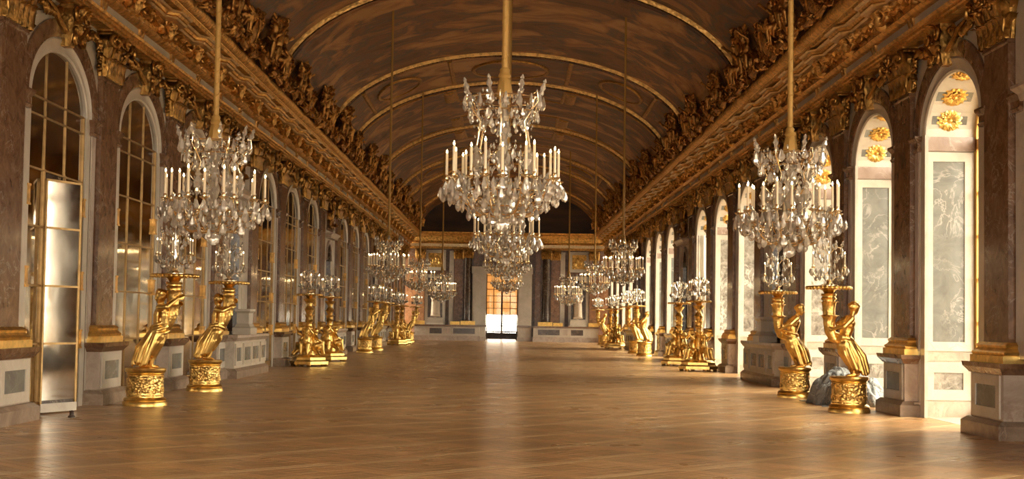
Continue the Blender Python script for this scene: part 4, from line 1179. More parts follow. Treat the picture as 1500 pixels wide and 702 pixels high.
# doorway casing
for xa, xb in ((DX0-0.85, DX0), (DX1, DX1+0.85)):
    MB().box(xa, xb, FW-0.1, FW+1.0, 0.0, 4.6).box(xa+0.06, xb-0.06, FW-0.14, FW-0.1, 0.3, 4.5).obj('door_casing', MWHITE, WF)
    MB().box(xa-0.03, xb+0.03, FW-0.16, FW+0.9, 0.0, 0.25).obj('casing_base', MPINK, WF)
    MB().box(xa-0.05, xb+0.05, FW-0.18, FW+0.9, 0.86, 0.98).obj('casing_band', MBROWN, WF)
MB().box(DX0-0.9, DX1+0.9, FW-0.2, FW+0.9, 4.2, 4.62).obj('door_lintel', MWHITE, WF)
# room behind: side walls, ceiling and its window
b = MB(); b.box(-3.2, -2.9, FW+0.9, 95, 0, 6); b.box(2.9, 3.2, FW+0.9, 95, 0, 6); b.box(-3.2, 3.2, FW+0.9, 95, 5.6, 5.9)
wy = 94.0; wx0, wx1 = -1.46, 0.80
b.box(-3.2, wx0, wy, wy+0.4, 0, 6); b.box(wx1, 3.2, wy, wy+0.4, 0, 6); b.box(wx0, wx1, wy, wy+0.4, 4.9, 6); b.box(wx0, wx1, wy, wy+0.4, 0, 0.3)
o = b.obj('wall_beyond', PLASTER); props(o, kind='structure')
we = bpy.data.objects.new('window_20', None); link(we); props(we, kind='structure')
cx = (wx0+wx1)/2; hw = (wx1-wx0)/2
b = MB(); b.box(wx0, wx1, wy-0.05, wy+0.1, 0.3, 0.42); b.box(wx0, wx1, wy-0.05, wy+0.1, 4.8, 4.9)
for x in (wx0, cx-0.06, wx1-0.1): b.box(x, x+(0.12 if x == cx-0.06 else 0.1), wy-0.05, wy+0.1, 0.42, 4.8)
b.obj('window_frame', plain('dark_wood', (0.22, 0.15, 0.09), 0.5), we)
DW = bpy.data.materials['dark_wood']
for x in (cx-hw/2, cx+hw/2): MB().box(x-0.022, x+0.022, wy-0.02, wy+0.05, 0.42, 4.8).obj('glazing_bar', DW, we)
zz = [0.42, 1.05, 1.68, 2.10, 2.52, 2.95, 3.4, 3.9, 4.35, 4.8]
for z in zz[1:-1]: MB().box(wx0, wx1, wy-0.02, wy+0.05, z-0.02, z+0.02).obj('glazing_bar', DW, we)
xs = [wx0+0.1, cx-hw/2, cx, cx+hw/2, wx1-0.1]
for c in range(4):
    for r in range(len(zz)-1): MB().box(xs[c]+0.02, xs[c+1]-0.02, wy+0.01, wy+0.02, zz[r]+0.02, zz[r+1]-0.02).obj('pane', PANE, we)
MB().box(wx0, wx1, wy+0.25, wy+0.27, 1.66, 4.85).obj('woven_blind', BLIND, we)
b = MB()
for k in range(14): x = wx0+0.1+(wx1-wx0-0.2)*k/13; b.box(x-0.012, x+0.012, wy+0.6, wy+0.63, 0.3, 0.9)
b.box(wx0, wx1, wy+0.58, wy+0.65, 0.88, 0.93); b.obj('balcony_rail', DW, we)
bar = MB().box(DX0-0.1, DX1+0.1, FW+1.3, FW+1.36, 0.52, 0.60); bar.box(DX0+0.05, DX0+0.1, FW+1.3, FW+1.35, 0, 0.55); bar.box(DX1-0.1, DX1-0.05, FW+1.3, FW+1.35, 0, 0.55)
props(bar.obj('barrier_rail', DW), 'dark wooden barrier rail across the far doorway', 'barrier')

# unseen back wall, daylight openings added for frontal fill; terrace ground outside
b = MB()
for x0, x1 in ((-8, -4.9), (-2.2, -1.4), (1.4, 2.2), (4.9, 8)): b.box(x0, x1, YBACK-0.3, YBACK, 0, 5.0)
b.box(-8, 8, YBACK-0.3, YBACK, 5.0, 9.8)
props(b.obj('wall_back', MPINK), kind='structure')
b = MB(); b.box(7.9, 120, -60, 140, -0.6, -0.3); b.box(-120, -7.9, -60, 140, -0.6, -0.3); b.box(-8, 8, 97, 140, -0.6, -0.3); props(b.obj('ground', STONE), kind='structure')

# ------------------------------------------------------------------ torcheres
def lamp_base(parent, mats=None):
    pb = MB().lathe([(0.33, 0), (0.33, 0.05), (0.31, 0.075), (0.325, 0.09), (0.30, 0.115), (0.275, 0.13), (0.27, 0.46), (0.285, 0.475), (0.275, 0.49), (0.30, 0.51), (0.31, 0.54), (0.30, 0.565), (0.0, 0.57)], 32).obj('pedestal', GOLDS, parent, 40)
    fr = MB(); rnd = random.Random(9)
    for k in range(12):
        a = 2*PI*k/12
        M = RZ(a) @ T(0.268, 0, 0.16)
        fr.leaf(0.07, 0.12, 0.06, 4, M); fr.leaf(0.06, 0.10, 0.06, 4, RZ(a+PI/12) @ T(0.268, 0, 0.33))
        fr.ball((0.272*cos(a), 0.272*sin(a), 0.40), 0.014, nu=6, nv=4)
        fr.volute(0.045, 1.4, 0.008, RZ(a+PI/12) @ T(0.276, 0, 0.22), 12, 5)
    fr.lathe([(0.2705, 0.14), (0.279, 0.15), (0.274, 0.17), (0.274, 0.43), (0.279, 0.45), (0.2705, 0.455)], 32)
    fr.obj('pedestal_relief', GOLDR, pb, 50)
    return pb
def tray(parent, x, z):
    n = 40
    t = MB().lathe([(0.05, z-0.16), (0.07, z-0.12), (0.10, z-0.07), (0.16, z-0.04), (0.30, z-0.025), (0.345, z-0.035), (0.355, z-0.015), (0.345, z), (0.30, z-0.008), (0.0, z-0.008)], n, T(x, 0, 0))
    for k in range(30):
        a = 2*PI*k/30; t.ball((x+0.345*cos(a), 0.345*sin(a), z-0.03), 0.026, (1, 1, 1.1), 6, 4)
    return t.obj('tray', GOLD, parent, 45)
def horn(parent, v):
    x1 = 0.40 if v == 0 else 0.33
    P = [(x1, 0, 1.88), (x1, 0, 1.75), (x1-0.01, 0, 1.55), (x1-0.03, 0, 1.35), (x1-0.10, 0, 1.18), (x1-0.16, 0.0, 1.08)] if v == 0 else [(x1, 0, 1.88), (x1, 0, 1.7), (x1-0.005, 0, 1.45), (x1-0.02, 0, 1.28), (x1-0.07, 0.02, 1.16), (x1-0.14, 0.04, 1.1)]
    R = [0.105, 0.10, 0.095, 0.088, 0.07, 0.03]
    h = MB(); h.tube(P, R, 16)
    for z in (1.86, 1.80, 1.52): h.lathe([(0.115, z-0.02), (0.125, z), (0.115, z+0.02)], 16, T(x1-(0.01 if z < 1.6 else 0), 0, 0))
    for k in range(9):
        a = 2*PI*k/9; h.leaf(0.07, 0.16, 0.3, 4, T(x1, 0, 1.60) @ RZ(a) @ T(0.095, 0, 0)); h.leaf(0.07, 0.16, 0.3, 4, T(x1-0.01, 0, 1.38) @ RZ(a+0.3) @ T(0.088, 0, 0))
    h.obj('horn', GOLD, parent, 50)
    return x1
def figure_torch(v, label, loc, rz, group):
    t = thing('figure_torchere', label, 'torchere', loc, rz, group)
    lamp_base(t); put(m_fig[v], 'figure', t); x = horn(t, v); tray(t, x, 2.0)
    return t, x
def tri_torch(label, loc, rz, group):
    t = thing('tripod_torchere', label, 'torchere', loc, rz, group)
    def tri(r, cut, z0, z1, r2=None):
        r2 = r2 or r; v = []
        for (rr, z) in ((r, z0), (r2, z1)):
            for k in range(3):
                for d in (-cut, cut): a = 2*PI*k/3+d; v.append((rr*cos(a), rr*sin(a), z))
        return v, [(5,4,3,2,1,0), (6,7,8,9,10,11)] + [(k, (k+1) % 6, 6+(k+1) % 6, 6+k) for k in range(6)]
    b = MB(); b.add(*tri(0.56, 0.42, 0.06, 0.14)); b.add(*tri(0.53, 0.42, 0.14, 0.18, 0.50)); b.add(*tri(0.48, 0.42, 0.18, 0.25)); b.add(*tri(0.48, 0.42, 0.25, 0.31, 0.38))
    base_ = b.obj('base', GOLDS, t)
    ft = MB().lathe([(0.05, 0), (0.065, 0.03), (0.05, 0.065)], 10).mesh('foot', GOLDS, 40)
    for k in range(3):
        a = 2*PI*k/3
        for d in (-0.36, 0.36): put(ft, 'foot', base_, (0.48*cos(a+d), 0.48*sin(a+d), 0))
    for k in range(3):
        a = 2*PI*k/3
        put(m_putto, 'putto', t, M=RZ(a) @ T(0.17, 0, 0.50) @ S(0.92))
        sc = MB(); sc.tube([(0.42, 0, 0.32), (0.34, 0, 0.42), (0.22, 0, 0.46), (0.16, 0, 0.60)], [0.05, 0.06, 0.06, 0.05], 8); sc.volute(0.07, 1.3, 0.03, T(0.42, 0, 0.37) @ RZ(PI/2), 14)
        put(sc.mesh('scroll_foot', GOLD, 50), 'scroll_foot', t, rz=a+PI/3)
    st = MB().lathe([(0.2, 0.3), (0.16, 0.45), (0.12, 0.7), (0.10, 0.95), (0.13, 1.0), (0.085, 1.06), (0.075, 1.2), (0.12, 1.26), (0.08, 1.32), (0.07, 1.4), (0.10, 1.5), (0.13, 1.56), (0.10, 1.62), (0.06, 1.68), (0.075, 1.74), (0.14, 1.80), (0.17, 1.86)], 20)
    for z, r in ((1.28, 0.09), (0.98, 0.1), (1.72, 0.08)):
        for k in range(8): st.leaf(0.08, 0.15, 0.4, 4, RZ(2*PI*k/8) @ T(r, 0, z))
    st.obj('stem', GOLD, t, 50)
    tray(t, 0, 2.0)
    return t

# ------------------------------------------------------------------ candles and crystals
m_candle = MB().lathe([(0.0125, 0), (0.012, 0.225), (0.006, 0.232)], 10).mesh('candle', WAX, 40)
m_flame = MB().lathe([(0.003, 0), (0.0085, 0.01), (0.0075, 0.02), (0.003, 0.032), (0.0006, 0.038)], 8).mesh('flame', FLAMEM, 60)
def drop_mb(L, w, t=0.5, n=6):
    return MB().lathe([(0.004, 0), (w*0.22, -0.12*L), (w*0.30, -0.3*L), (w*0.5, -0.62*L), (w*0.42, -0.8*L), (w*0.18, -0.95*L), (0.002, -L)], n, S(1, t, 1))
m_drop = [drop_mb(0.10, 0.062).mesh('pendant', CRYST), drop_mb(0.075, 0.042).mesh('pendant', CRYST), drop_mb(0.125, 0.078).mesh('pendant', CRYST)]
for m in m_drop: m.update()
def ornament_mb():
    """upright cut spear with a bud"""
    return MB().lathe([(0.006, 0), (0.022, 0.02), (0.012, 0.045), (0.03, 0.085), (0.012, 0.125), (0.02, 0.14), (0.004, 0.17)], 6)
m_spear = ornament_mb().mesh('crystal_spear', CRYST)
def cup_mb():
    return MB().lathe([(0.008, -0.02), (0.03, -0.012), (0.048, 0.0), (0.046, 0.006), (0.016, 0.01), (0.017, 0.04), (0.0145, 0.045)], 14)
m_cup = cup_mb().mesh('drip_pan', BRASS, 40)
def arm_path(r, z0=-0.30, zc=0.0):
    P = []
    for k in range(13):
        t = k/12
        x = 0.06+(r-0.06)*(t**0.9); z = z0 - 0.10*sin(PI*min(1, t*1.25)) + (zc-z0)*t**2.2 - 0.02
        P.append((x, 0, z*0.8))
    P.append((r, 0, zc-0.015)); return P

def chandelier(label, loc, rope_top, full=True, sc=1.0, group='crystal chandeliers of the hall', cz=0.0):
    """origin at the centre of the candle ring"""
    t = thing('chandelier', label, 'chandelier', loc, random.uniform(0, 1), group, (sc, sc, sc))
    up = (rope_top-loc[2])/sc
    rp = MB(); rp.tube([(0, 0, 0.84+cz), (0, 0, up)], 0.028, 10)
    for k in range(int(min(up, 3.2)/0.12)):
        rp.tube([(0.022*cos(a), 0.022*sin(a), 0.86+0.12*k+0.12*a/(2*PI)) for a in [2*PI*q/8 for q in range(9)]], 0.010, 5)
    rope = rp.obj('rope', ROPE, t, 60)
    tas = MB().lathe([(0.03, 0.86), (0.045, 0.84), (0.04, 0.82), (0.058, 0.79), (0.045, 0.765), (0.05, 0.755), (0.06, 0.70), (0.075, 0.62), (0.07, 0.60)], 14, None, lambda a, i: 1+0.06*(i > 4)*cos(7*a))
    tas.obj('tassel', ROPE, rope, 50, (0, 0, cz))
    # central stem of stacked crystal balusters
    st = MB().lathe([(0.03, -0.30), (0.06, -0.27), (0.03, -0.23), (0.07, -0.17), (0.035, -0.10), (0.055, -0.04), (0.03, 0.02), (0.06, 0.12), (0.03, 0.2), (0.05, 0.28), (0.03, 0.36), (0.065, 0.45), (0.03, 0.52), (0.045, 0.56), (0.03, 0.62), (0.03, 0.62+cz)], 10)
    st.obj('stem', CRYST, t, 20)
    MB().ball((0, 0, -0.39), 0.062, (1, 1, 0.9), 16, 10).tube([(0, 0, -0.34), (0, 0, -0.28)], 0.03, 8).obj('ball_finial', CRYST, t, 20)
    nA = 9
    RR = 0.50
    frame = MB()
    # basket frame: crown ring, cage ribs, bowl rings
    def ring(r, z, th): frame.tube([(r*cos(a), r*sin(a), z) for a in [2*PI*k/36 for k in range(37)]], th, 5, cap=False)
    ring(0.29, 0.46+cz, 0.008); ring(0.33, 0.58+cz, 0.007); ring(0.45, -0.12, 0.007); ring(0.29, -0.245, 0.007); ring(0.15, -0.31, 0.007)
    for k in range(6):
        a = 2*PI*k/6+0.2
        frame.tube([RZ(a) @ Vector(p) for p in ((0.05, 0, 0.26), (0.18, 0, 0.18), (0.26, 0, 0.27), (0.22, 0, 0.37+cz), (0.29, 0, 0.46+cz), (0.33, 0, 0.58+cz))], 0.0085, 6)
        frame.tube([RZ(a) @ Vector(p) for p in ((0.29, 0, 0.46+cz), (0.36, 0, 0.54+cz), (0.35, 0, 0.62+cz), (0.31, 0, 0.61+cz))], 0.006, 5)
        frame.tube([RZ(a) @ Vector(p) for p in ((0.45, 0, -0.12), (0.38, 0, -0.21), (0.29, 0, -0.245), (0.15, 0, -0.31), (0.03, 0, -0.33))], 0.006, 5)
    frame.obj('frame', BRASS, t, 50)
    am = MB().tube(arm_path(RR), 0.0095, 7)
    am.tube([(0.36, 0, -0.15), (0.42, 0.06, -0.13), (0.41, 0.10, -0.06), (0.40, 0.12, -0.015)], 0.007, 6)
    am.volute(0.05, 1.3, 0.007, T(0.3, 0, -0.17) @ RZ(PI/2), 14, 5)
    bob = MB()
    for q in (0.18, 0.3, 0.4): bob.lathe([(0.006, -0.02), (0.022, 0), (0.006, 0.02)], 7, T(q, 0, -0.3+0.5*q*q))
    if full:
        amm = am.mesh('arm', BRASS, 50)
        spots = []
        for k in range(nA):
            a = 2*PI*k/nA
            o = put(amm, 'arm', t, rz=a)
            for (r, dy, dz) in ((RR, 0, 0), (0.40, 0.12, 0.0)):
                p = RZ(a) @ Vector((r, dy, dz)); spots.append(p)
                put(m_cup, 'drip_pan', t, p)
                c = put(m_candle, 'candle', t, p+Vector((0, 0, 0.03)), scale=(1, 1, random.uniform(0.86, 1.08)))
                put(m_flame, 'flame', c, (0, 0, 0.232))
        def pend(r, z, a, kind, tilt=0.0):
            put(m_drop[kind], 'pendant', t, M=RZ(a) @ T(r, 0, z) @ RY(tilt) @ RZ(random.uniform(0, 3)))
        for k in range(18):        # under the drip pans
            p = spots[k]; a = math.atan2(p.y, p.x); r = p.length
            for d in (-0.075, 0.0, 0.075): pend(r+0.02*(d == 0), -0.02, a+d/r, 0 if d else 2)
        for k in range(26): pend(0.545, -0.07-0.02*(k % 2), 2*PI*k/26, 0)
        for k in range(26): pend(0.47, -0.11, 2*PI*(k+.5)/26, 2 if k % 2 else 0)
        for k in range(20): pend(0.39, -0.18, 2*PI*k/20, 0)
        for k in range(16): pend(0.30, -0.235, 2*PI*k/16, 2 if k % 2 else 1)
        for k in range(10): pend(0.17, -0.29, 2*PI*k/10, 0)
        for k in range(24): pend(0.345, 0.60+cz, 2*PI*k/18, 2 if k % 3 else 0)
        for k in range(18): pend(0.30, 0.47+cz, 2*PI*(k+.5)/18, 0 if k % 2 else 1)
        for k in range(12): pend(0.2, 0.4+cz, 2*PI*(k+.5)/12, 0)
        for k in range(8): pend(0.15, 0.27, 2*PI*(k+.5)/8, 0)
        for k in range(10): pend(0.2, 0.22, 2*PI*(k+.5)/10, 0)
        for k in range(8): put(m_spear, 'crystal_spear', t, M=RZ(2*PI*k/8+0.2) @ T(0.335, 0, 0.59+cz) @ RY(0.3) @ S(0.95))
        for k in range(6): put(m_spear, 'crystal_spear', t, M=RZ(2*PI*k/6+0.2) @ T(0.26, 0, 0.04) @ S(1.5))
        for k in range(9): put(m_spear, 'crystal_spear', t, M=RZ(2*PI*k/9+0.35) @ T(0.34, 0, -0.08) @ RY(0.4) @ S(1.0))
    bd = MB(); rnd = random.Random(17)
    def bead(r, z, a, s): bd.lathe([(0.001, -s), (s*0.8, 0), (0.001, s)], 5, T(r*cos(a), r*sin(a), z) @ S(1, 1, 1.3))
    if full:
        for k in range(9):      # garlands of beads between crown and arms
            a0, a1 = 2*PI*k/9, 2*PI*(k+1)/9
            for q in range(9):
                u = q/8; bead(0.33, 0.57+cz-0.08*sin(PI*u), a0+(a1-a0)*u, 0.011); bead(0.5, -0.03-0.10*sin(PI*u), a0+(a1-a0)*u, 0.011); bead(0.41, -0.16-0.09*sin(PI*u), a0+(a1-a0)*u, 0.010)
            for q in range(10):
                u = q/9; bead(0.29*(1-u)+0.2*u, (0.46+cz)*(1-u)+0.06*u+0.06*sin(2*PI*u), a0+0.5*u, 0.012)
            for q in range(7): bead(0.06+0.05*(q % 2), -0.2+0.1*q, a0+q, 0.018)
        for k in range(130):
            a = rnd.uniform(0, 2*PI); u = rnd.random(); bead(0.14+0.34*u+rnd.uniform(-.03, .03), -0.30+0.24*u*u, a, rnd.uniform(0.012, 0.022))
        for k in range(60):
            a = rnd.uniform(0, 2*PI); bead(rnd.uniform(0.1, 0.33), rnd.uniform(0.36, 0.66)+cz, a, rnd.uniform(0.012, 0.02))
        o = bd.obj('bead_garlands', CRYST, t); o['kind'] = 'stuff'
    else:
        al = MB(); ca = MB(); fl = MB(); cr = MB(); rnd = random.Random(int(loc[1]*10))
        for k in range(nA):
            a = 2*PI*k/nA; al.join(am, RZ(a))
            for (r, dy) in ((RR, 0), (0.40, 0.12)):
                p = RZ(a) @ Vector((r, dy, 0)); al.join(cup_mb(), T(*p))
                ca.lathe([(0.013, 0), (0.0125, 0.225)], 6, T(p.x, p.y, 0.03)); fl.lathe([(0.004, 0), (0.0095, 0.012), (0.004, 0.034)], 5, T(p.x, p.y, 0.258))
        al.obj('arm_ring', BRASS, t, 50); c = ca.obj('candle_ring', WAX, t, 50); fl.obj('flame_ring', FLAMEM, c)
        for (n, r, z, L) in ((30, 0.54, -0.03, .1), (26, 0.48, -0.09, .11), (22, 0.42, -0.14, .1), (20, 0.35, -0.19, .1), (14, 0.26, -0.25, .1), (8, 0.14, -0.30, .09), (24, 0.34, 0.62, .12), (18, 0.29, 0.5, .1), (12, 0.2, 0.42, .1), (8, 0.13, 0.3, .1), (8, 0.2, 0.2, .1), (8, 0.34, 0.74, .12), (12, 0.25, 0.6, .1)):
            for k in range(n):
                a = 2*PI*(k+rnd.uniform(-.3, .3))/n; cr.join(drop_mb(L, L*0.66, 0.6, 5), T(r*cos(a), r*sin(a), z) @ RZ(rnd.uniform(0, 3)))
        for k in range(90):
            a = rnd.uniform(0, 2*PI); u = rnd.random(); r = 0.12+0.36*u; z = -0.29+0.24*u*u
            cr.lathe([(0.001, -0.02), (0.018, 0), (0.001, 0.02)], 5, T(r*cos(a), r*sin(a), z))
        o = cr.obj('crystal_pendants', CRYST, t); o['kind'] = 'stuff'
    return t

def vault_z(x): return VZ+VB*math.sqrt(max(0, 1-(x/VA)**2))
CH = [
 (-0.05, 11.9, 2.61, True, 'large crystal chandelier in the middle row, nearest the camera, lit candles'),
 (-0.03, 20.5, 2.64, True, 'crystal chandelier in the middle row, second from the camera, half behind the nearest one'),
 (0.0, 30.5, 2.66, False, 'crystal chandelier in the middle row, third from the camera'),
 (0.0, 45.7, 2.66, False, 'crystal chandelier farthest in the middle row, hanging before the far doorway'),
 (-2.94, 13.6, 2.53, True, 'crystal chandelier hanging nearest on the mirror side, left row'),
 (2.81, 13.6, 2.50, True, 'crystal chandelier hanging nearest on the window side, right row'),
 (-2.95, 33.8, 2.66, False, 'crystal chandelier, second of the left row, above gilt figures by the mirrors'),
 (2.90, 34.2, 2.70, False, 'crystal chandelier, second of the right row, before the far bright windows'),
 (-2.95, 46.0, 2.66, False, 'crystal chandelier, third of the left row, towards the end wall'),
 (2.95, 46.0, 2.66, False, 'crystal chandelier, third of the right row, towards the end wall'),
 (-2.95, 62.0, 2.62, False, 'farthest crystal chandelier of the left row, before the left end statue'),
 (2.80, 62.0, 2.55, False, 'farthest crystal chandelier of the right row, before the right end statue'),
]
for (x, y, z, full, lab) in CH:
    chandelier(lab, (x, y, z), vault_z(x)-0.02, full, 1.25 if y > 60 else 1.0, cz=0.13 if y == 11.9 else 0.0)

def girandole(label, loc, full=True, group='candelabra standing on the torcheres'):
    t = thing('candelabrum', label, 'candelabrum', loc, random.uniform(0, 1), group, (1.2, 1.2, 1.12))
    MB().lathe([(0.12, 0), (0.12, 0.012), (0.07, 0.03), (0.03, 0.05), (0.035, 0.08), (0.014, 0.10)], 18).obj('foot', BRASS, t, 45)
    MB().lathe([(0.014, 0.09), (0.03, 0.13), (0.014, 0.17), (0.028, 0.25), (0.014, 0.32), (0.026, 0.42), (0.012, 0.50), (0.022, 0.56), (0.008, 0.62), (0.016, 0.65), (0.002, 0.75)], 8).obj('stem', CRYST, t, 20)
    nA = 6
    am = MB().tube([(0.015, 0, 0.2), (0.1, 0, 0.13), (0.2, 0, 0.14), (0.24, 0, 0.22), (0.235, 0, 0.26)], 0.006, 6)
    sc = MB().tube([(0.015, 0, 0.46), (0.1, 0, 0.56), (0.17, 0, 0.55), (0.17, 0, 0.47), (0.14, 0, 0.46)], 0.005, 6)
    ring = MB().lathe([(0.006, -0.015), (0.022, -0.008), (0.034, 0), (0.012, 0.006), (0.013, 0.03)], 10)
    if full:
        amm = am.mesh('arm', BRASS, 50); scm = sc.mesh('upper_scroll', BRASS, 50); cm = ring.mesh('drip_pan', BRASS, 40)
        for k in range(nA):
            a = 2*PI*k/nA; put(amm, 'arm', t, rz=a); put(scm, 'upper_scroll', t, rz=a)
            p = Vector((0.235*cos(a), 0.235*sin(a), 0.27)); put(cm, 'drip_pan', t, p)
            c = put(m_candle, 'candle', t, p+Vector((0, 0, 0.02)), scale=(0.8, 0.8, 0.72)); put(m_flame, 'flame', c, (0, 0, 0.232))
            for d in (-0.3, 0, 0.3): put(m_drop[1 if d else 0], 'pendant', t, M=RZ(a+d) @ T(0.25, 0, 0.25) @ RZ(a*3))
            put(m_drop[1], 'pendant', t, M=RZ(a) @ T(0.14, 0, 0.45)); put(m_drop[1], 'pendant', t, M=RZ(a) @ T(0.19, 0, 0.54)); put(m_drop[0], 'pendant', t, M=RZ(a+0.5) @ T(0.13, 0, 0.2)); put(m_drop[0], 'pendant', t, M=RZ(a+0.5) @ T(0.22, 0, 0.24)); put(m_drop[0], 'pendant', t, M=RZ(a+0.25) @ T(0.17, 0, 0.17)); put(m_drop[0], 'pendant', t, M=RZ(a+0.5) @ T(0.17, 0, 0.50)); put(m_drop[1], 'pendant', t, M=RZ(a+0.25) @ T(0.10, 0, 0.40)); put(m_drop[1], 'pendant', t, M=RZ(a) @ T(0.08, 0, 0.32)); put(m_spear, 'crystal_spear', t, M=RZ(a+0.5) @ T(0.15, 0, 0.52) @ RY(0.3) @ S(0.8)); put(m_drop[1], 'pendant', t, M=RZ(a+0.5) @ T(0.09, 0, 0.60))
    else:
        al = MB(); ca = MB(); fl = MB(); cr = MB()
        for k in range(nA):
            a = 2*PI*k/nA; al.join(am, RZ(a)); al.join(sc, RZ(a)); x, y = 0.235*cos(a), 0.235*sin(a); al.join(ring, T(x, y, 0.27))
            ca.lathe([(0.010, 0), (0.010, 0.165)], 6, T(x, y, 0.29)); fl.lathe([(0.003, 0), (0.009, 0.012), (0.003, 0.034)], 5, T(x, y, 0.455))
            for (r, z, L) in ((0.25, 0.25, .09), (0.22, 0.2, .08), (0.14, 0.45, .08), (0.19, 0.54, .08), (0.13, 0.2, .09), (0.09, 0.6, .08), (0.22, 0.24, .1), (0.17, 0.5, .1), (0.10, 0.40, .09), (0.08, 0.3, .09)):
                for d in (-0.25, 0.25): cr.join(drop_mb(L, L*0.6, 0.6, 5), RZ(a+d) @ T(r, 0, z))
        al.obj('arm_ring', BRASS, t, 50); c = ca.obj('candle_ring', WAX, t, 50); fl.obj('flame_ring', FLAMEM, c)
        o = cr.obj('crystal_pendants', CRYST, t); o['kind'] = 'stuff'
    return t

def side_set(side):
    nm = 'mirrors' if side < 0 else 'windows'
    wl = 'left' if side < 0 else 'right'
    rz = 0 if side < 0 else PI
    dy = 0.0 if side < 0 else 1.0
    G = 'gilded torcheres along the hall'
    L = []
    defs = [('f', 20.8+dy, 'nearest', 'gilt draped figure'), ('f', 24.9+dy, 'second', 'gilt draped figure'),
            ('t', 37.9+dy, 'nearest', 'gilt tripod'), ('t', 42.3+dy, 'second', 'gilt tripod'),
            ('f', 53.0+dy, 'third', 'gilt draped figure'), ('f', 57.3+dy*.5, 'fourth', 'gilt draped figure'),
            ('t', 68.5, 'third', 'gilt tripod'), ('t', 71.5, 'fourth', 'gilt tripod'), ('f', 77.0, 'fifth and farthest', 'gilt figure')]
    proto = {}
    for k, (ty, y, od, what) in enumerate(defs):
        x = side*5.47
        full = k < 2
        if ty == 'f':
            v = 0 if side < 0 else 1
            lab = ['gilded figure leaning to hold up a tray, %s figure along the mirrors' % od, 'gilded half-draped figure hugging a horn, %s figure along the windows' % od][v]
            if ('f', v) in proto: t = copy_tree(proto[('f', v)], (x, y, 0), rz, lab, G, scale=(1, -1 if k % 2 else 1, 1))
            else: proto[('f', v)], _ = figure_torch(v, lab, (x, y, 0), rz, G)
            tx = x - side*(0.40 if v == 0 else 0.33)
        else:
            lab = 'gilded three-sided torchere with seated putti, %s tripod along the %s' % (od, nm)
            if 't' in proto: t = copy_tree(proto['t'], (x, y, 0), rz+0.35, lab, G)
            else: proto['t'] = tri_torch(lab, (x, y, 0), rz+0.35, G)
            tx = x
        od2 = {'f': 'figure', 't': 'tripod'}[ty]
        girandole('crystal candelabrum with lit candles on the %s %s torchere along the %s' % (od.replace('fifth and farthest', 'farthest'), od2, nm), (tx, y, 2.0), full)
side_set(-1); side_set(1)

# ------------------------------------------------------------------ statues at the end wall
def statue_mesh(seed, mir):
    b = MB(); rnd = random.Random(seed)
    b.chain([(0, 0.07, 0.05), (0.02, 0.08, 0.5), (0, 0.07, 0.95)], [0.06, 0.09, 0.12]); b.chain([(0.05, -0.08, 0.05), (0.08, -0.09, 0.5), (0, -0.06, 0.95)], [0.06, 0.085, 0.12])
    b.chain([(0, 0, 0.95), (0, 0, 1.15), (0.02, 0, 1.4), (0.02, 0, 1.52)], [0.17, 0.15, 0.17, 0.12]); b.chain([(0.02, 0, 1.5), (0.03, 0, 1.65)], [0.06, 0.055])
    head(b, (0.04, 0, 1.76), 0.105, (1, 0.3*mir, -0.1))
    for s in (-1, 1):
        b.cap((0.02, s*0.1, 1.48), (0.02, s*0.2, 1.48), 0.08, 0.07)
    b.chain([(0.02, 0.21*mir, 1.48), (0.0, 0.28*mir, 1.2), (0.14, 0.2*mir, 1.02)], [0.065, 0.052, 0.035]); hand(b, (0.14, 0.2*mir, 1.02), (1, -0.3*mir, -0.1), (0, 0, -1))
    b.chain([(0.02, -0.21*mir, 1.48), (0.05, -0.32*mir, 1.3), (0.16, -0.34*mir, 1.5)], [0.065, 0.052, 0.035]); hand(b, (0.16, -0.34*mir, 1.5), (0.3, 0, 1), (1, 0, 0))
    for k in range(20):
        a = 2*PI*k/20; r = rnd.uniform(0.03, 0.045)
        b.chain([(0.15*cos(a), 0.2*sin(a), 1.3-0.25*sin(a)), (0.19*cos(a), 0.23*sin(a), 0.75), (0.20*cos(a), 0.25*sin(a), 0.12)], [r*0.8, r, r*1.1], 7)
    for q in range(4): b.chain([(0.14, 0.2*mir, 1.05+0.05*q), (0.2, 0, 1.15+0.07*q), (0.12, -0.22*mir, 1.35+0.05*q)], [0.03, 0.035, 0.03], 7)
    b.cap((0, 0, 0.9), (0, 0, 0.15), 0.17, 0.19)
    b.rects([(0.26, 0.3, 0), (0.26, 0.3, 0.1)])
    return remeshed(b, 'body', MSTAT, 0.022, 2)
for s, w, w2 in ((-1, 'left', 'raised arm'), (1, 'right', 'lowered arm')):
    t = thing('statue_pedestal', 'plain white marble pedestal under the %s statue of the end wall' % w, 'pedestal', (s*4.42, FW-0.05, 0.97), 0, 'pedestals at the end wall')
    MB().rects([(0.56, 0.38, 0), (0.56, 0.38, 0.05), (0.5, 0.34, 0.08), (0.5, 0.34, 0.36)]).obj('block', MWHITE, t)
    MB().rects([(0.44, 0.30, 0.36), (0.48, 0.32, 0.40), (0.48, 0.32, 0.44)]).obj('cap', MWHITE, t)
    t = thing('statue', 'pale marble draped statue standing on the %s pedestal of the end wall' % w, 'statue', (s*4.42, FW-0.02, 1.447), -PI/2, 'statues at the end wall')
    put(statue_mesh(5+s, s), 'body', t)
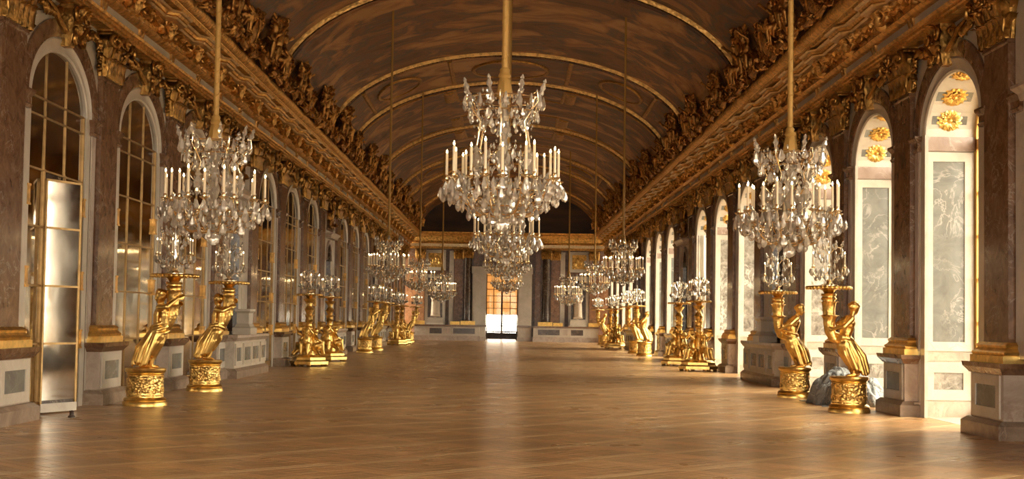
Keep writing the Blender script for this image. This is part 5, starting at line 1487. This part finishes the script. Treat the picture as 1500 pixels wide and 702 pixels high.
# small marble pedestals on the niche benches
for side in (-1, 1):
    wl = 'mirror' if side < 0 else 'window'
    t = thing('vase_pedestal', 'stepped white marble block on the nearest niche ledge of the %s side' % wl, 'pedestal', (side*(XW-0.19), YP(2, side)+HB, 0.95), 0, 'marble blocks on the niche ledges')
    MB().rects([(0.21, 0.40, 0), (0.21, 0.40, 0.14), (0.17, 0.32, 0.17), (0.14, 0.26, 0.24), (0.14, 0.26, 0.48), (0.18, 0.32, 0.53), (0.18, 0.32, 0.58)]).obj('block', MWHITE, t)

# ------------------------------------------------------------------ dust sheet between the windows, curtain, door stop
def sheet():
    b = MB(); nu, nv = 56, 40; rnd = random.Random(12)
    ph = [rnd.uniform(0, 6) for _ in range(10)]
    for i in range(nu+1):
        for j in range(nv+1):
            u, v = i/nu*2-1, j/nv*2-1
            r2 = (abs(u)**2.4+abs(v)**2.4)
            h = max(0, 1-r2)**0.55
            x = u*0.62; y = v*0.86
            a = math.atan2(v, u); rad = math.sqrt(u*u+v*v)
            fold = 0.06*abs(sin(5*a+ph[0]+3*rad))+0.05*abs(sin(9*a+ph[1]-4*rad))+0.05*abs(sin(5*u+4*v+ph[2]))+0.04*abs(sin(9*u-7*v+ph[3]))-0.09
            z = 0.62*h*(0.86+0.10*sin(3.1*v+ph[4])+0.06*sin(5*u+ph[5])) + fold*min(1, h*2.0)*min(1, rad*1.6)
            k = 1+0.07*sin(11*a+ph[6])*(rad > 0.6)
            b.v.append((x*k, y*k, max(0.008, z)))
    for i in range(nu):
        for j in range(nv):
            a = i*(nv+1)+j; b.f.append((a, a+nv+1, a+nv+2, a+1)); b.m.append(0)
    return b
o = sheet().obj('dust_sheet', CLOTH, None, 80, (5.98, 23.95, 0.0)); props(o, 'crumpled grey dust sheet heaped on the floor behind the nearest right figure', 'dust sheet')
md = o.modifiers.new('thick', 'SOLIDIFY'); md.thickness = 0.008
b = MB(); n = 60
for k in range(n+1):
    u = k/n; y = -0.55+1.1*u; x = 0.06*sin(u*PI*11)+0.02*sin(u*29)
    for (z, s_) in ((0.06, 1.15), (0.9, 1.0), (1.6, 0.7), (2.2, 0.85), (3.2, 1.0), (4.3, 1.0)): b.v.append((x*s_, y*s_, z))
for k in range(n):
    for q in range(5): b.f.append((k*6+q, (k+1)*6+q, (k+1)*6+q+1, k*6+q+1)); b.m.append(0)
o = b.obj('curtain', CURT, None, 80, (6.98, YP(4, 1)-AW+2*AW-0.75+HB-BAY+0.0, 0)); props(o, 'pale curtain drawn in the far side of a window bay beyond the tripods', 'curtain')
o.rotation_euler = (0, 0, PI/2)
o.location = (6.98, YP(5, 1)+HB+AW-0.12, 0)
md = o.modifiers.new('thick', 'SOLIDIFY'); md.thickness = 0.006
t = thing('door_stop', 'small dark door stop on the floor by the open mirror leaf', 'door stop', (-5.75, 18.2, 0))
MB().lathe([(0.05, 0), (0.05, 0.015), (0.03, 0.03), (0.028, 0.07), (0.035, 0.09), (0.0, 0.095)], 12).obj('body', MDARK, t, 40)

# ------------------------------------------------------------------ daylight portals in the windows and the added back openings
def portal(loc, rot, sx, sy):
    l = bpy.data.lights.new('daylight_portal', 'AREA'); l.shape = 'RECTANGLE'; l.size = sx; l.size_y = sy; l.cycles.is_portal = True
    o = bpy.data.objects.new('daylight_portal', l); link(o); o.location = loc; o.rotation_euler = rot
for i in range(-6, 15):
    yc = YP(i, 1)+HB
    if is_niche(i) or yc < YBACK+1: continue
    portal((XW-WX+RVL+0.3, yc, 2.65), (0, PI/2, 0), 5.2, 2.5)
for x, w in ((-3.6, 2.6), (0, 2.8), (3.6, 2.6)): portal((x, YBACK-0.35, 2.5), (PI/2, 0, 0), w, 5.0)  # fill openings added behind the camera
portal(((wx0+wx1)/2, wy+0.5, 2.6), (-PI/2, 0, 0), 2.4, 4.8)
